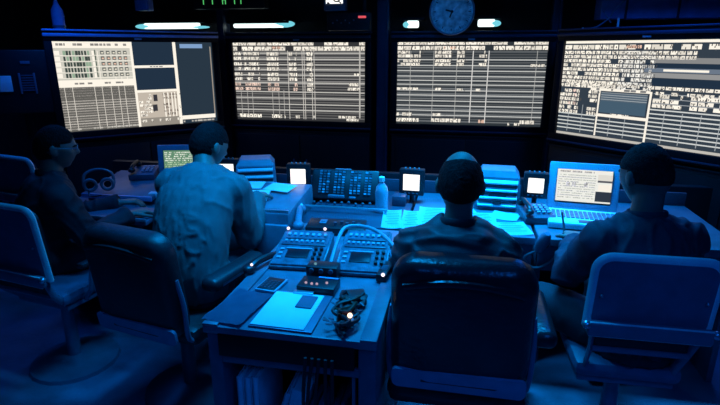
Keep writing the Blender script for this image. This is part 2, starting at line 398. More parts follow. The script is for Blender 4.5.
# ------------------------------------------------------------------ wall lamps above the displays
def wall_lamp(x0, x1, z, h, label, cap):
    t = thing('wall_lamp', label, 'lamp', ((x0+x1)/2, 4.62, z), 0, 'strip lamps above the displays')
    L = x1-x0
    P1('lamp_tube', E_['tube'], t, ((0, 0, 0), (L, .05, h)), bev=.012)
    bm = NB()
    for s, q in cap: ball(bm, (s*(L/2), 0, h*(q-1)*.5), (min(.10, L*.35), .03, h*.5*q))
    link('lamp_diffuser', bm, E_['tubed'], t)
    P1('lamp_housing', M['bezel'], t, ((0, .06, h/2+.012), (L+.1, .2, .02)), ((0, .2, 0), (L*.6, .24, .05)))
wall_lamp(-2.98, -2.42, 1.862, .05, 'long white strip lamp above the leftmost display', ((-1, .9), (1, .5)))
wall_lamp(-2.08, -1.60, 1.858, .035, 'thin white strip lamp above the second display', ((1, 1.7),))
wall_lamp(-.50, -.40, 1.858, .058, 'small square cyan-white lamp left of the round clock', ((-1, .9),))
wall_lamp(.09, .23, 1.862, .058, 'small oblong white lamp right of the round clock', ((1, .9),))

# ------------------------------------------------------------------ round clock
t = thing('wall_clock', 'round pale blue wall clock hanging above the displays', 'clock', (-.12, 4.4, 1.94))
bm = NB(); tube(bm, [(0, 0, 0), (0, .07, 0)], .178, 40); link('clock_case', bm, M['deskd'], t)
bm = NB(); tube(bm, [(0, -.006, 0), (0, .0, 0)], .165, 40); dial = link('dial', bm, M['dial'], t)
bm = NB(); 
pts = [(.172*math.cos(2*PI*k/40), -.006, .172*math.sin(2*PI*k/40)) for k in range(41)]
tube(bm, pts, .008, 8); link('bezel_ring', bm, M['console'], t)
bm = NB()
for k in range(60):
    a = 2*PI*k/60; L = .02 if k % 5 == 0 else .008
    box(bm, ((.148-L/2)*math.sin(a), -.008, (.148-L/2)*math.cos(a)), (.008 if k % 5 == 0 else .003, .002, L), RY(a))
link('hour_marks', bm, M['consoled'], dial)
def hand(name, a, L, wd, m=M['black']):
    bm = NB(); box(bm, (0, 0, L*.4), (wd, .003, L*1.1)); bmesh.ops.rotate(bm, cent=(0,0,0), matrix=RY(a), verts=bm.verts); bmesh.ops.translate(bm, vec=(0, -.012, 0), verts=bm.verts); link(name, bm, m, t)
hand('hour_hand', R(-75), .055, .012); hand('minute_hand', R(200), .05, .012); hand('second_hand', R(40), .075, .010, M['paper'])
bm = NB(); tube(bm, [(0, -.016, 0), (0, -.004, 0)], .012, 12); link('hub', bm, M['black'], t)
P1('bracket', M['ceil'], t, ((0, .1, .1), (.05, .1, .04)), ((0, .13, .18), (.04, .04, .3)))

# digital clock with green figures, its lower half in view
t = thing('digital_clock', 'overhead digital clock with glowing green figures at the top edge', 'clock', (-1.93, 4.2, 2.0))
P1('clock_case', M['bezel'], t, ((0, .05, .04), (.62, .1, .13)), ((-.2, .05, .2), (.03, .03, .25)), ((.2, .05, .2), (.03, .03, .25)))
SEG = {'1': 'bc', '7': 'abc', '2': 'abged', '4': 'fgbc', '0': 'abcdef'}
for k, (ch, x) in enumerate((('7', -.23), ('7', -.15), ('1', -.06), ('4', -.035), ('1', .045), ('1', .10))):
    bm = NB(); s = .026; hh = .034
    S = dict(a=((0, 2*hh), (s, .006)), b=((s/2, 1.5*hh), (.006, hh)), c=((s/2, .5*hh), (.006, hh)), d=((0, 0), (s, .006)), e=((-s/2, .5*hh), (.006, hh)), f=((-s/2, 1.5*hh), (.006, hh)), g=((0, hh), (s, .006)))
    for q in SEG[ch]:
        (cx, cz), (sx, sz) = S[q]; box(bm, (x+cx, -.003, .008+cz), (sx, .004, sz))
    link('digit', bm, E_['green'], t)
# lit white sign box, cut by the frame
t = thing('lit_sign_box', 'small lit white box with a dark ring mark at the top edge', 'sign', (-1.06, 4.3, 1.99))
P1('sign_case', M['deskd'], t, ((0, .05, .035), (.18, .08, .14)), ((0, .07, .25), (.03, .03, .3)))
P1('sign_face', E_['white'], t, ((0.0, .006, .055), (.14, .004, .075)))
bm = NB(); tube(bm, [(.02+.028*math.cos(a*PI/8), .002, .055+.022*math.sin(a*PI/8)) for a in range(17)], .006, 6); box(bm, (.045, .002, .028), (.03, .004, .009), RY(.6)); box(bm, (-.05, .002, .022), (.02, .004, .012))
link('ring_mark', bm, M['black'], t)
t = thing('indicator_panel', 'dark overhead panel with one small red indicator', 'panel', (-.95, 4.3, 1.84))
P1('panel_case', M['cab'], t, ((0, .08, .03), (.36, .1, .14)), ((.12, .1, .4), (.03, .03, .62)), bev=.006)
P1('red_indicator', E_['red'], t, ((.115, .026, .065), (.065, .006, .018)), bev=.002)
bm = NB()
for k in range(6): ball(bm, (-.13+.035*k, .028, .02+.02*(k % 2)), .006, u=8, v=6)
link('knob', bm, M['steel'], t)
# cobalt canister lamp left
t = thing('hanging_canister', 'blue painted canister hanging above the leftmost display', 'canister', (-3.17, 3.75, 1.80))
bm = NB(); lathe(bm, [(.02, 0), (.045, .004), (.046, .1), (.042, .15), (.02, .19), (.012, .22), (.012, .6)]); link('canister_body', bm, M['cobalt'], t)
bm = NB(); lathe(bm, [(.05, .02), (.05, .035)]); link('ring', bm, M['steel'], t)
t = thing('junction_box', 'small blue junction box hanging near the top left edge', 'box', (-2.72, 4.2, 1.98))
P1('box_body', M['cobalt'], t, ((0, .04, .05), (.13, .08, .12)), ((0, .05, .3), (.025, .025, .42)), bev=.006)
P1('box_cover', M['cobalt'], t, ((0, -.004, .05), (.1, .01, .09)), bev=.003)
# air duct above rightmost display
t = thing('air_duct', 'deep blue sheet metal duct above the rightmost display', 'duct', (1.02, 4.42, 1.84))
P1('duct_body', M['cobalt'], t, ((.65, .1, .12), (1.35, .22, .17)), ((.05, .12, .4), (.03, .03, .5)), ((1.2, .12, .4), (.03, .03, .5)), bev=.006)
for k in range(4): P1('flange', M['post'], t, ((.15+.36*k, .1, .12), (.015, .24, .19)), bev=.002)
t = thing('sensor_bracket', 'thin bent bracket with a pale rod over the rightmost display', 'bracket', (.92, 4.27, 1.80))
bm = NB(); tube(bm, spline([(-.06, 0, 0), (.02, 0, .01), (.1, 0, .07), (.13, 0, .12), (.2, 0, .2)], 5), .006, 6); tube(bm, [(.06, 0, .12), (.12, 0, .04)], .004, 6); tube(bm, [(.2, 0, .2), (.2, .02, .7)], .006, 6); link('bracket_arm', bm, M['steel'], t)
bm = NB(); cyl(bm, (.17, 0, .0), (.17, 0, .075), .008); ball(bm, (-.07, 0, .0), .009, u=8, v=6); link('rod', bm, M['paper'], t)
# intercom at far left
t = thing('wall_intercom', 'intercom box with pale plate and handset at the left edge', 'intercom', (-3.21, 3.32, 1.36), R(35))
P1('intercom_case', M['cab'], t, ((0, .06, .06), (.40, .12, .46)), bev=.01)
P1('pale_plate', M['paper'], t, ((-.095, -.006, .05), (.085, .012, .115)), bev=.004)
P1('speaker_grille', M['deskd'], t, *[((.045, -.004, .0+.018*k), (.10, .008, .008)) for k in range(7)], bev=.001)
for s in (0, 1): P1('frame_bar', M['steel'], t, ((.0+.095*s, -.01, .05), (.012, .02, .15)))
P1('label_plate', M['steel'], t, ((.05, -.004, .20), (.06, .006, .022)), bev=.001)
P1('wall_arm', M['cab'], t, ((-.3, .12, .0), (.7, .04, .06)), ((0, .12, -.6), (.06, .05, 1.5)))

# ------------------------------------------------------------------ desks of the back row
def desk(name, label, x0, x1, y0=2.52, y1=3.28, top=.75, wm='desk'):
    t = thing(name, label, 'desk', ((x0+x1)/2, (y0+y1)/2, 0), 0, 'back row desks')
    W, D = x1-x0, y1-y0
    P1('worktop', M[wm], t, ((0, 0, top-.02), (W-.006, D, .04)), bev=.006)
    P1('apron', M['deskd'], t, ((0, -D/2+.03, top-.11), (W-.02, .02, .14)))
    for s in (-1, 1): P1('side_panel', M['deskd'], t, ((s*(W/2-.02), .02, (top-.04)/2), (.03, D-.08, top-.04)))
    P1('back_panel', M['cab'], t, ((0, D/2-.03, .36), (W-.07, .02, .70)))
    P1('backsplash', M['consoled'], t, ((0, D/2-.01, top+.04), (W-.01, .02, .08)))
    return t
desk('console_desk', 'dark console desk in front of the second display, left of centre', -1.42, -.86, wm='consoled')
desk('console_desk', 'console desk at the head of the centre table, under the button panel', -.85, -.26, wm='consoled')
desk('console_desk', 'long console desk spread with papers in front of the third display', -.25, .40)
desk('console_desk', 'console desk at the right carrying the open laptop', .41, 1.35)
# left desk, lower with a sloping lid and pull-out tray
t = desk('console_desk', 'far left console desk with sloping lid, facing the leftmost display', -2.5, -1.44, 2.62, 3.3, .70)
P1('sloping_lid', M['desk'], t, ((-.17, .04, .775), (.50, .42, .03), RX(.14)), bev=.006)
P1('lid_edge', M['trim'], t, ((-.17, -.17, .745), (.50, .012, .03)))
P1('lid_box', M['consoled'], t, ((-.17, .05, .72), (.48, .36, .05)))
tr = P1('tray', M['deskd'], t, ((.02, -.42, .72), (.50, .22, .025), RX(.06)), bev=.006)
P1('tray_rim', M['console'], tr, ((.02, -.53, .735), (.50, .012, .02)), ((-.235, -.42, .735), (.012, .22, .02)))
P1('tray_arm', M['deskd'], t, ((-.18, -.34, .69), (.03, .3, .03)), ((.2, -.34, .69), (.03, .3, .03)))
# bulkhead low wall behind desks
struct('trim_5', M['cab'], ((-.5, 3.42, .42), (4.2, .06, .84)), bev=.01)

# console box right of the seated man in the light shirt
t = thing('chart_console', 'pale blue boxy console with chart top beside the light-shirted man', 'console', (-1.08, 2.62, 0))
P1('console_box', M['console'], t, ((0, .04, .765), (.44, .46, .17), RX(.1)), bev=.008)
P1('front_face', M['console'], t, ((0, -.21, .68), (.44, .03, .18)), bev=.004)
P1('pedestal', M['deskd'], t, ((0, .05, .33), (.36, .34, .66)), bev=.006)
P1('top_frame', M['silver'], t, ((0, -.185, .838), (.44, .012, .012)))
for (x, y, z, sx, sy, a, lb) in ((-1.14, 2.60, .852, .2, .2, .2, 'bright sheet on the chart console under the man\'s hand'), (-1.02, 2.76, .87, .16, .12, -.2, 'small sheet at the back of the chart console'), (-1.2, 2.78, .87, .13, .12, .1, 'sheet at the back left of the chart console by the louvred case')):
    bm = NB(); box(bm, (0,0,0), (sx, sy, .003), RX(.1)@RZ(a)); o = link('paper', bm, M['paper']); o.location = (x, y, z+.006); tag(o, lb, 'paper', 'sheets of paper on the desks')

# ------------------------------------------------------------------ louvred equipment cases
def louvre(x, y, z, rz, label, wd=.26, m=M['console']):
    t = thing('louvred_case', label, 'equipment case', (x, y, z), rz, 'louvred equipment cases')
    bm = NB()
    ringloft(bm, [[Vector(p) for p in ((-wd/2, -.02, 0), (wd/2, -.02, 0), (wd/2, .2, 0), (-wd/2, .2, 0))], [Vector(p) for p in ((-wd/2+.01, .0, .19), (wd/2-.01, .0, .19), (wd/2-.01, .2, .19), (-wd/2+.01, .2, .19))], [Vector(p) for p in ((-wd/2+.035, .02, .225), (wd/2-.035, .02, .225), (wd/2-.035, .18, .225), (-wd/2+.035, .18, .225))]])
    link('case', bm, m, t, smooth=False)
    P1('recess', M['consoled'], t, ((0, -.014, .10), (wd-.045, .012, .165), RX(-.1)))
    for k in range(4):
        P1('louvre_slat', M['binder'], t, ((0, -.030+.004*k, .035+.044*k), (wd-.04, .030, .012), RX(.5)), bev=.002)
    P1('latch', M['black'], t, ((0, -.045, .055), (.05, .012, .022)))
    P1('keypad', M['consoled'], t, ((0.0, -.026, .075), (.10, .01, .05), RX(-.1)))
    return t
louvre(-1.27, 3.0, .752, R(20), 'louvred equipment case with slotted front, right of the light-shirted man', m=mat('pale_case_enamel', (.3, .38, .5), .4))
louvre(.23, 2.98, .752, R(-3), 'louvred equipment case with slotted front, right of the central man\'s head')

# ------------------------------------------------------------------ small monitors on stalks
def small_monitor(x, y, z, rz, label, s=.108):
    t = thing('small_monitor', label, 'monitor', (x, y, z), rz, 'small glowing monitors')
    P1('monitor_case', M['black'], t, ((0, .03, .15), (s+.035, .06, s+.045)), bev=.006)
    P1('screen', E_['white'], t, ((0, -.002, .152), (s*.86, .004, s*.86)), bev=.008)
    P1('knob', M['key'], t, *[((-.04+.027*k, .02, .15+s/2+.027), (.008, .008, .012)) for k in range(4)], bev=.001)
    P1('button_row', M['keyd'], t, *[((-.036+.024*k, -.003, .15-s/2-.008), (.012, .006, .008)) for k in range(4)], bev=.001)
    bm = NB(); cyl(bm, (0, .04, .01), (0, .04, .1), .014); link('stalk', bm, M['black'], t)
    P1('foot', M['black'], t, ((0, .04, .006), (.1, .09, .012)))
small_monitor(-1.46, 2.98, .752, R(10), 'small glowing monitor beside the light-shirted man\'s face')
small_monitor(-.965, 2.93, .752, R(8), 'small glowing monitor between the louvred case and button panel')
small_monitor(-.275, 3.0, .730, R(-3), 'small glowing monitor left of the central man\'s head', .115)
small_monitor(.44, 2.98, .752, R(-5), 'small glowing monitor between the louvred case and laptop', .10)

# console telephone set below 4th monitor
def desk_phone(x, y, z, rz, label, cm):
    t = thing('desk_telephone', label, 'telephone', (x, y, z), rz, 'telephone sets on the desks')
    P1('phone_base', cm, t, ((0, 0, .03), (.17, .19, .045), RX(.15)), bev=.008)
    bm = NB()
    for i in range(4):
        for j in range(3): box(bm, (-.0+.028*j, -.05+.026*i, .055+.004*i), (.018, .016, .01), RX(.15), .002)
    link('key', bm, M['key'], t)
    bm = NB(); tube(bm, spline([(-.06, -.09, .07), (-.06, -.06, .09), (-.06, .05, .1), (-.06, .08, .085)], 4), .012, 8)
    ball(bm, (-.06, -.08, .067), (.024, .026, .018)); ball(bm, (-.06, .075, .078), (.024, .026, .018)); link('handset', bm, M['black'], t)
desk_phone(.43, 2.83, .752, .2, 'dark telephone set under the small monitor by the laptop', M['keyd'])
desk_phone(-2.14, 3.12, .80, .3, 'telephone set at the back of the far left desk', M['deskd'])

# ------------------------------------------------------------------ laptops
def laptop(x, y, z, rz, label, page, wd=.35, tilt=.22):
    t = thing('laptop', label, 'laptop', (x, y, z), rz, 'open laptops')
    base = P1('keyboard_base', M['binder'], t, ((0, 0, .02), (wd, .27, .035)), bev=.008)
    bm = NB()
    for i in range(5):
        for j in range(14): box(bm, (-.143*wd/.35+.022*wd/.35*j, -.035+.026*i, .041), (.017*wd/.35, .019, .006))
    ks = link('keys', bm, M['console'], base, smooth=False)
    P1('touchpad', M['keyd'], base, ((0, -.095, .039), (.07, .045, .003)))
    h = .26; c, s = math.cos(tilt), math.sin(tilt)
    def L(u, v, d=0): return ((u-.5)*(wd-.085), .135+(.045+(1-v)*(h-.08))*s - d*c, .035+(.045+(1-v)*(h-.08))*c + d*s)
    P1('lid', mat('pale_laptop_lid', (.3,.4,.55), .4), t, ((0, .135+h/2*s+.012, .035+h/2*c), (wd, .02, h), RX(-tilt)), bev=.008)
    scr = P1('screen', M['glass'], t, ((0, .133+h/2*s, .036+h/2*c+.0), (wd-.08, .006, h-.07), RX(-tilt)), bev=0)
    page.build('screen_print', scr, lambda u, v, d: L(u, v, .006+d))
    bm = NB(); cyl(bm, (-wd*.4, .137, .035), (wd*.4, .137, .035), .01); link('hinge', bm, M['deskd'], t)
    return t
pg = Page(1, 1, (.86, .86, .80))
for i in range(11): pg.words(.03, .70, .16+.07*i, .03, (.55, .58, .62) if i % 2 else (.62, .66, .60), .8)
pg.words(.05, .7, .04, .05, (.45, .45, .45), .7); pg.words(.1, .6, .4, .12, (.62, .62, .70), .5, .03, .08, 2)
pg.r(.74, .12, 1, .3, (.75, .72, .65), 3); pg.r(.74, .3, 1, .36, (.1, .1, .12), 3); pg.r(.76, .42, .99, .62, (.95, .88, .78), 3); pg.r(.72, .64, 1, .95, (.03, .04, .06), 3)
laptop(.675, 2.80, .752, -.10, 'open laptop with glowing page in front of the man on the right', pg, .37, .16)
pg = Page(1, 1, (.12, .26, .16))
for i in range(12): pg.words(.03, .97, .06+.075*i, .045, (.55, .75, .5) if i > 4 else (.85, .95, .8), .7)
laptop(-1.80, 3.0, .735, .28, 'open laptop with green page left of the light-shirted man', pg, .36, .1)
t = thing('laptop_stand', 'low dark stand under the laptop with the green page', 'stand', (-1.80, 3.0, .70), .28)
P1('stand_plate', M['consoled'], t, ((0, 0, .027), (.33, .25, .014)))
for s_ in (-1, 1): P1('stand_leg', M['consoled'], t, ((s_*.14, 0, .010), (.02, .22, .02)))

# ------------------------------------------------------------------ button panel, rack and bottle on the centre desk
t = thing('button_panel', 'black sloping button panel with block rows at the head of the table', 'control panel', (-.68, 2.98, .752))
P1('panel_body', M['black'], t, ((0, .02, .085), (.42, .10, .19), RX(-.5)), bev=.01)
bm = NB(); bm2 = NB(); bm3 = NB()
k = 0
for (u0, nu) in ((-.15, 3), (-.055, 3), (.045, 3), (.135, 2)):
    for i in range(nu):
        for j in range(9):
            q = Matrix.Rotation(-.5, 3, 'X') @ Vector((u0+.024*i, -.056, -.055+.0165*j)) + Vector((0, .02, .085))
            box([bm, bm2, bm3][random.choice((0, 1, 1, 1, 2))], q, (.015, .008, .010), RX(-.5))
for b_, m_ in ((bm, M['key']), (bm2, M['keyd']), (bm3, M['console'])): link('button_block', b_, m_, t, smooth=False)
P1('name_strip', M['key'], t, ((-.02, .045, .186), (.10, .012, .008)), bev=.001)
P1('fader_block', M['console'], t, ((-.04, -.075, .045), (.1, .016, .018)), ((.06, -.078, .042), (.04, .016, .012)))
bm = NB()
for k in range(9): ball(bm, (-.17+.043*k, -.11, .012+.004*(k % 3)), .010, u=8, v=6)
link('knob', bm, M['keyd'], t)
t = thing('guard_rail', 'pale metal rail in front of the button panel', 'rail', (-.63, 2.73, .752))
bm = NB(); tube(bm, [(-.25, 0, .03), (.25, 0, .03)], .008, 8); link('rail_bar', bm, M['silver'], t)
for s in (-1, 1): P1('rail_foot', M['silver'], t, ((s*.24, 0, .014), (.014, .02, .03)))
t = thing('water_bottle', 'pale blue bottle with white cap beside the button panel', 'bottle', (-.425, 2.80, .752))
bm = NB(); lathe(bm, [(.02, 0), (.036, .003), (.038, .02), (.036, .06), (.038, .12), (.030, .15), (.014, .17), (.013, .185)]); link('bottle_body', bm, M['bottle'], t)
bm = NB(); lathe(bm, [(.016, .178), (.017, .182), (.017, .205), (.01, .208)]); link('cap', bm, M['paper'], t)
P1('side_device', M['consoled'], tag(thing('dark_keypad', 'dark keypad box between the bottle and small monitor', 'keypad', (-.34, 2.98, .752)), 'dark keypad box between the bottle and small monitor', 'keypad'), ((0, 0, .03), (.08, .12, .06)), bev=.006)

# handset standing beside small monitor
t = thing('telephone_handset', 'pale handset lying on the chart side of the button panel', 'handset', (-.83, 2.52, .752), .25)
bm = NB(); tube(bm, spline([(0, -.12, .03), (0, -.05, .05), (0, .05, .06), (0, .13, .04)], 5), (.018), 10); ball(bm, (0, -.12, .025), (.03, .034, .024)); ball(bm, (0, .13, .035), (.03, .034, .026)); link('handset_body', bm, M['console'], t)
bm = NB(); ball(bm, (0, .13, .052), .016, u=10, v=8); link('earpiece', bm, M['paper'], t)

# ------------------------------------------------------------------ papers on the desks
def sheet(x, y, sx, sy, a, label, z=.753, curl=.012, n=0):
    bm = NB(); N = 6; top = []; 
    vv = [[bm.verts.new(((i/N-.5)*sx, (j/N-.5)*sy, curl*((i/N-.5)**2*2+(j/N-.5)**3*2)+.004)) for i in range(N+1)] for j in range(N+1)]
    for j in range(N):
        for i in range(N): bm.faces.new((vv[j][i], vv[j][i+1], vv[j+1][i+1], vv[j+1][i]))
    r = bmesh.ops.solidify(bm, geom=bm.faces[:], thickness=.0015)
    o = link('paper', bm, M['paper']); o.location = (x, y, z); o.rotation_euler = (0, 0, a); tag(o, label, 'paper', 'sheets of paper on the desks')
    if n:
        b2 = NB()
        for k in range(n): box(b2, (random.uniform(-.01, .01), sy*(.4-.8*k/n), .0075), (sx*random.uniform(.5, .8), .004, .0008))
        q = link('print_lines', b2, M['ink'], o, smooth=False); q['kind'] = 'stuff'
    return o
sheet(-.345, 2.66, .105, .30, .10, 'narrow bright sheet just right of the bottle', n=8)
sheet(-.24, 2.66, .10, .30, .04, 'bright sheet lying beside the narrow sheet, below the monitor', z=.755, n=8)
sheet(-.12, 2.74, .17, .33, .05, 'bright sheet at the central man\'s left elbow, under the small monitor', n=9)
sheet(.13, 2.70, .17, .30, -.02, 'bright sheet right of the central man\'s head', z=.756, n=9)
sheet(.29, 2.62, .17, .18, .2, 'short sheet overlapping at the desk\'s front edge', n=5)
sheet(.27, 2.82, .15, .12, -.3, 'sheet tucked before the louvred case by the small monitor', z=.756)
sheet(.03, 2.90, .14, .12, .3, 'small sheet behind the central man\'s head')
# clipboard-like folder hanging at the laptop desk front
t = thing('hanging_folder', 'pale blue folder standing against the desk front below the laptop', 'folder', (.545, 2.485, .55), -.1, rot=(-.2, .25, -.1))
P1('cover', M['console'], t, ((0, 0, .09), (.05, .012, .2)), ((0, .018, .09), (.05, .006, .2)))
# gooseneck/handset with cord loop at desk front
t = thing('hand_microphone', 'grey hand microphone with looped cord right of the papers', 'microphone', (.42, 2.50, .72), .2, rot=(.5, .2, .1))
bm = NB(); lathe(bm, [(.012, -.04), (.024, -.03), (.03, .02), (.03, .05), (.022, .08), (.012, .09)], n=16); link('microphone_body', bm, M['steel'], t)
P1('talk_key', M['black'], t, ((.028, -.004, .02), (.01, .012, .04)))
bm = NB(); tube(bm, spline([(0, 0, -.04), (-.05, -.02, -.09), (.02, -.03, -.14), (.09, -.01, -.06), (.10, .05, .05), (.06, .12, .14)], 6), .006, 6); link('cord', bm, M['cord'], t)

# headset ring at far left
t = thing('headset', 'headset with round pale ear cups on the far left desk', 'headset', (-2.24, 2.78, .80), .5)
for s in (-1, 1):
    bm = NB(); tube(bm, [(s*.05+.035*math.cos(2*PI*k/16), -.02, .03+.035*math.sin(2*PI*k/16)) for k in range(17)], .010, 8); c_ = link('ear_cup', bm, M['console'], t)
    bm = NB(); ball(bm, (s*.05, -.015, .03), (.022, .008, .022)); link('ear_pad', bm, M['black'], c_)
bm = NB(); tube(bm, spline([(-.09, -.01, .03), (-.075, .0, .10), (0, .01, .125), (.075, .0, .10), (.09, -.01, .03)], 5), .009, 6); link('headband', bm, M['console'], t)
bm = NB(); tube(bm, spline([(-.06, -.03, .0), (-.05, -.07, -.03), (.02, -.1, -.02)], 4), .004, 6); link('boom', bm, M['black'], t)

# ------------------------------------------------------------------ centre table running toward the camera
X0, X1, Y0, Y1 = -.83, -.225, 1.42, 2.50
cx, cy = (X0+X1)/2, (Y0+Y1)/2; W, D = X1-X0, Y1-Y0
t = thing('console_table', 'grey-blue console table with open shelf running toward the camera', 'table', (cx, cy, 0))
P1('tabletop', M['desk'], t, ((0, 0, .735), (W, D, .03)), bev=.006)
P1('side_panel', M['deskd'], t, ((-W/2+.03, .01, .36), (.05, D-.02, .72)), bev=.004)
P1('side_panel', M['deskd'], t, ((W/2-.035, .01, .36), (.06, D-.02, .72)), bev=.004)
P1('drawer', M['bezel'], t, ((-.01, -D/2+.012, .682), (W-.13, .03, .085)))
P1('drawer_tray', M['cab'], t, ((-.01, -D/2+.2, .69), (W-.14, .36, .05)))
for sx_ in (-1, 1): P1('side_rail', M['desk'], t, ((sx_*(W/2-.028), 0, .753), (.056, D, .010)), bev=.003)
P1('front_rail', M['deskd'], t, ((0, -D/2+.025, .618), (W-.12, .025, .028)))
P1('shelf', M['consoled'], t, ((0, 0, .16), (W-.12, D-.05, .025)))
P1('rear_panel', M['cab'], t, ((0, D/2-.3, .38), (W-.12, .02, .5)))
P1('edge_strip', M['console'], t, ((-W/2+.005, 0, .752), (.012, D, .008)))
P1('inner_post', M['console'], t, ((W/2-.085, -D/2+.05, .36), (.012, .02, .5)), bev=.001)
# binders on the shelf
def binder(x, y, th, h, d, tilt, label, m=M['binder']):
    b = thing('binder', label, 'binder', (x, y, .176), 0, 'binders on the open shelf', rot=(0, tilt, 0))
    P1('cover', m, b, ((-th/2+.003, 0, h/2), (.004, d, h)), ((th/2-.003, 0, h/2), (.004, d, h)), ((0, -d/2+.002, h/2), (th, .004, h)), bev=.001)
    P1('pages', M['paper'], b, ((0, .004, h/2), (th-.012, d-.01, h-.014)), bev=.001)
    return b
binder(-.735, 1.60, .026, .34, .24, 0, 'pale upright binder leftmost on the open shelf')
binder(-.705, 1.60, .026, .34, .24, 0, 'pale upright binder second from left on the shelf')
binder(-.675, 1.60, .026, .345, .24, 0, 'pale upright binder third from left on the shelf')
binder(-.645, 1.60, .024, .30, .22, .30, 'thin binder leaning right in the shelf middle')
binder(-.585, 1.60, .065, .32, .24, .24, 'thick pale binder leaning right in the shelf middle')
for k, (x, h) in enumerate(((-.47, .24), (-.43, .27), (-.385, .25), (-.352, .27))):
    bm = NB(); box(bm, (0, 0, h/2), (.026, .16, h), bev=.004); 
    o = link('cartridge_case', bm, M['deskd'] if k % 2 else M['consoled']); o.location = (x, 1.56, .176)
    tag(o, ['dark case leftmost of four beside the thick leaning binder', 'slate case second of four on the right of the shelf', 'dark case third of four on the right of the shelf', 'slate case rightmost on the open shelf'][k], 'case', 'slim cases on the shelf')
    bm = NB(); 
    for j in range(5): box(bm, (0, -.082, .03+.045*j), (.018, .004, .022))
    link('label_patch', bm, M['steel'], o, smooth=False)
bm = NB()
for k in range(5):
    x = -.45+.022*k
    tube(bm, spline([(x, 1.375, .70), (x+random.uniform(-.02, .02), 1.36, .5), (x+random.uniform(-.03, .03), 1.37, .3), (x+.02, 1.40, .02)], 5), .006, 6)
o = link('cable_bundle', bm, M['cordd']); tag(o, 'black cables hanging down in front of the open shelf', 'cable')

# communication units
def comm_unit(x, y, z, rz, wd, dp, label, led):
    t = thing('communication_unit', label, 'radio unit', (x, y, z), rz, 'communication units on the table')
    tl = .20
    def q(u, v, w_): return Matrix.Rotation(tl, 3, 'X') @ Vector((u, v, w_)) + Vector((0, 0, .06))
    bm = NB(); 
    ringloft(bm, [[Vector(p) for p in ((-wd/2, -dp/2, 0), (wd/2, -dp/2, 0), (wd/2, dp/2, 0), (-wd/2, dp/2, 0))], [Vector(p) for p in ((-wd/2, -dp/2, .025), (wd/2, -dp/2, .025), (wd/2, dp/2, .025+dp*tl), (-wd/2, dp/2, .025+dp*tl))]])
    bmesh.ops.bevel(bm, geom=bm.edges[:], offset=.008, segments=2, affect='EDGES'); link('case', bm, M['unit'], t)
    def on(u, v): return (u, v, .025+(v+dp/2)*tl+.002)
    rx = RX(math.atan(tl))
    P1('display_window', M['glass'], t, (on(-.01, -dp*.20), (wd*.42, dp*.22, .006), rx))
    P1('display_frame', M['key'], t, (on(-.01, -dp*.07), (wd*.5, .008, .008), rx))
    P1('recess_bar', M['consoled'], t, (on(0, dp*.06), (wd*.86, .02, .008), rx), (on(0, dp*.22), (wd*.8, .012, .008), rx))
    bm = NB()
    for i in range(8): box(bm, on(-wd*.36+wd*.72*i/7, dp*.14), (.012, .016, .012), rx, .002)
    for i in range(7): box(bm, on(-wd*.36+wd*.72*i/6, dp*.33), (.014, .020, .012), rx, .002)
    for i in range(3): box(bm, on(-wd*.36, -dp*(.10+.11*i)), (.018, .012, .01), rx, .002)
    link('key', bm, M['key'], t)
    bm = NB()
    for i in range(3):
        for j in range(2): cyl(bm, on(wd*.28+.025*j, -dp*(.08+.12*i)), Vector(on(wd*.28+.025*j, -dp*(.08+.12*i)))+Vector((0, -.003, .012)), .008, n=10)
    link('knob', bm, M['black'], t)
    if led:
        for s in led:
            bm = NB(); ball(bm, Vector(on(s[0]*wd, s[1]*dp))+Vector((0, 0, .012)), .0075, u=10, v=8); link('indicator', bm, E_['pink'], t)
    return t
comm_unit(-.665, 2.05, .751, .06, .235, .29, 'sloping radio unit with two lit indicators, left of the table', [(-.42, .43), (.32, .46)])
comm_unit(-.385, 2.06, .751, .05, .215, .33, 'sloping radio unit with key rows, right of the table', None)
# handsets and cords of the units
t = thing('telephone_handset', 'dark handset resting behind the right radio unit', 'handset', (-.42, 2.30, .752), 1.5)
bm = NB(); tube(bm, spline([(0, -.09, .01), (0, -.04, .025), (0, .04, .025), (0, .09, .01)], 5), .014, 8); ball(bm, (0, -.09, .0), (.026, .028, .02)); ball(bm, (0, .09, .0), (.026, .028, .02)); link('handset_body', bm, M['black'], t)
bm = NB(); tube(bm, spline([(-.515, 1.95, .765), (-.519, 2.1, .819), (-.505, 2.2, .853), (-.443, 2.25, .849), (-.366, 2.22, .845), (-.295, 2.15, .827), (-.245, 2.09, .80)], 6), .009, 8)
o = link('cord', bm, M['cord']); tag(o, 'pale cord arching over the right radio unit', 'cord')
t = thing('telephone_handset', 'pale double-barred handset hanging at the table\'s right edge', 'handset', (-.25, 2.06, .775), -.35, rot=(.05, .1, .45))
bm = NB(); tube(bm, [(-.014, -.1, 0), (-.014, .1, .02)], .010, 8); tube(bm, [(.018, -.1, 0), (.018, .1, .02)], .010, 8); box(bm, (0, -.1, 0), (.05, .02, .02), bev=.004); box(bm, (0, .1, .02), (.05, .02, .02), bev=.004); link('handset_body', bm, M['console'], t)
t = thing('walkie_talkie', 'black hand radio with a bright tip on the table\'s right edge', 'radio', (-.275, 1.93, .752), -.08)
P1('radio_body', M['black'], t, ((0, 0, .02), (.045, .15, .035)), bev=.008)
bm = NB(); cyl(bm, (-.012, .07, .025), (-.012, .2, .03), .006, .004, n=8); link('antenna', bm, M['silver'], t)
bm = NB(); ball(bm, (.008, -.07, .036), .008, u=10, v=8); link('indicator', bm, E_['pink'], t)
P1('speaker_slots', M['steel'], t, *[((0, -.02+.012*k, .0385), (.026, .004, .002)) for k in range(4)], bev=0)
t = thing('patch_box', 'low black box with knobs behind the two radio units', 'control box', (-.60, 2.42, .752), .05)
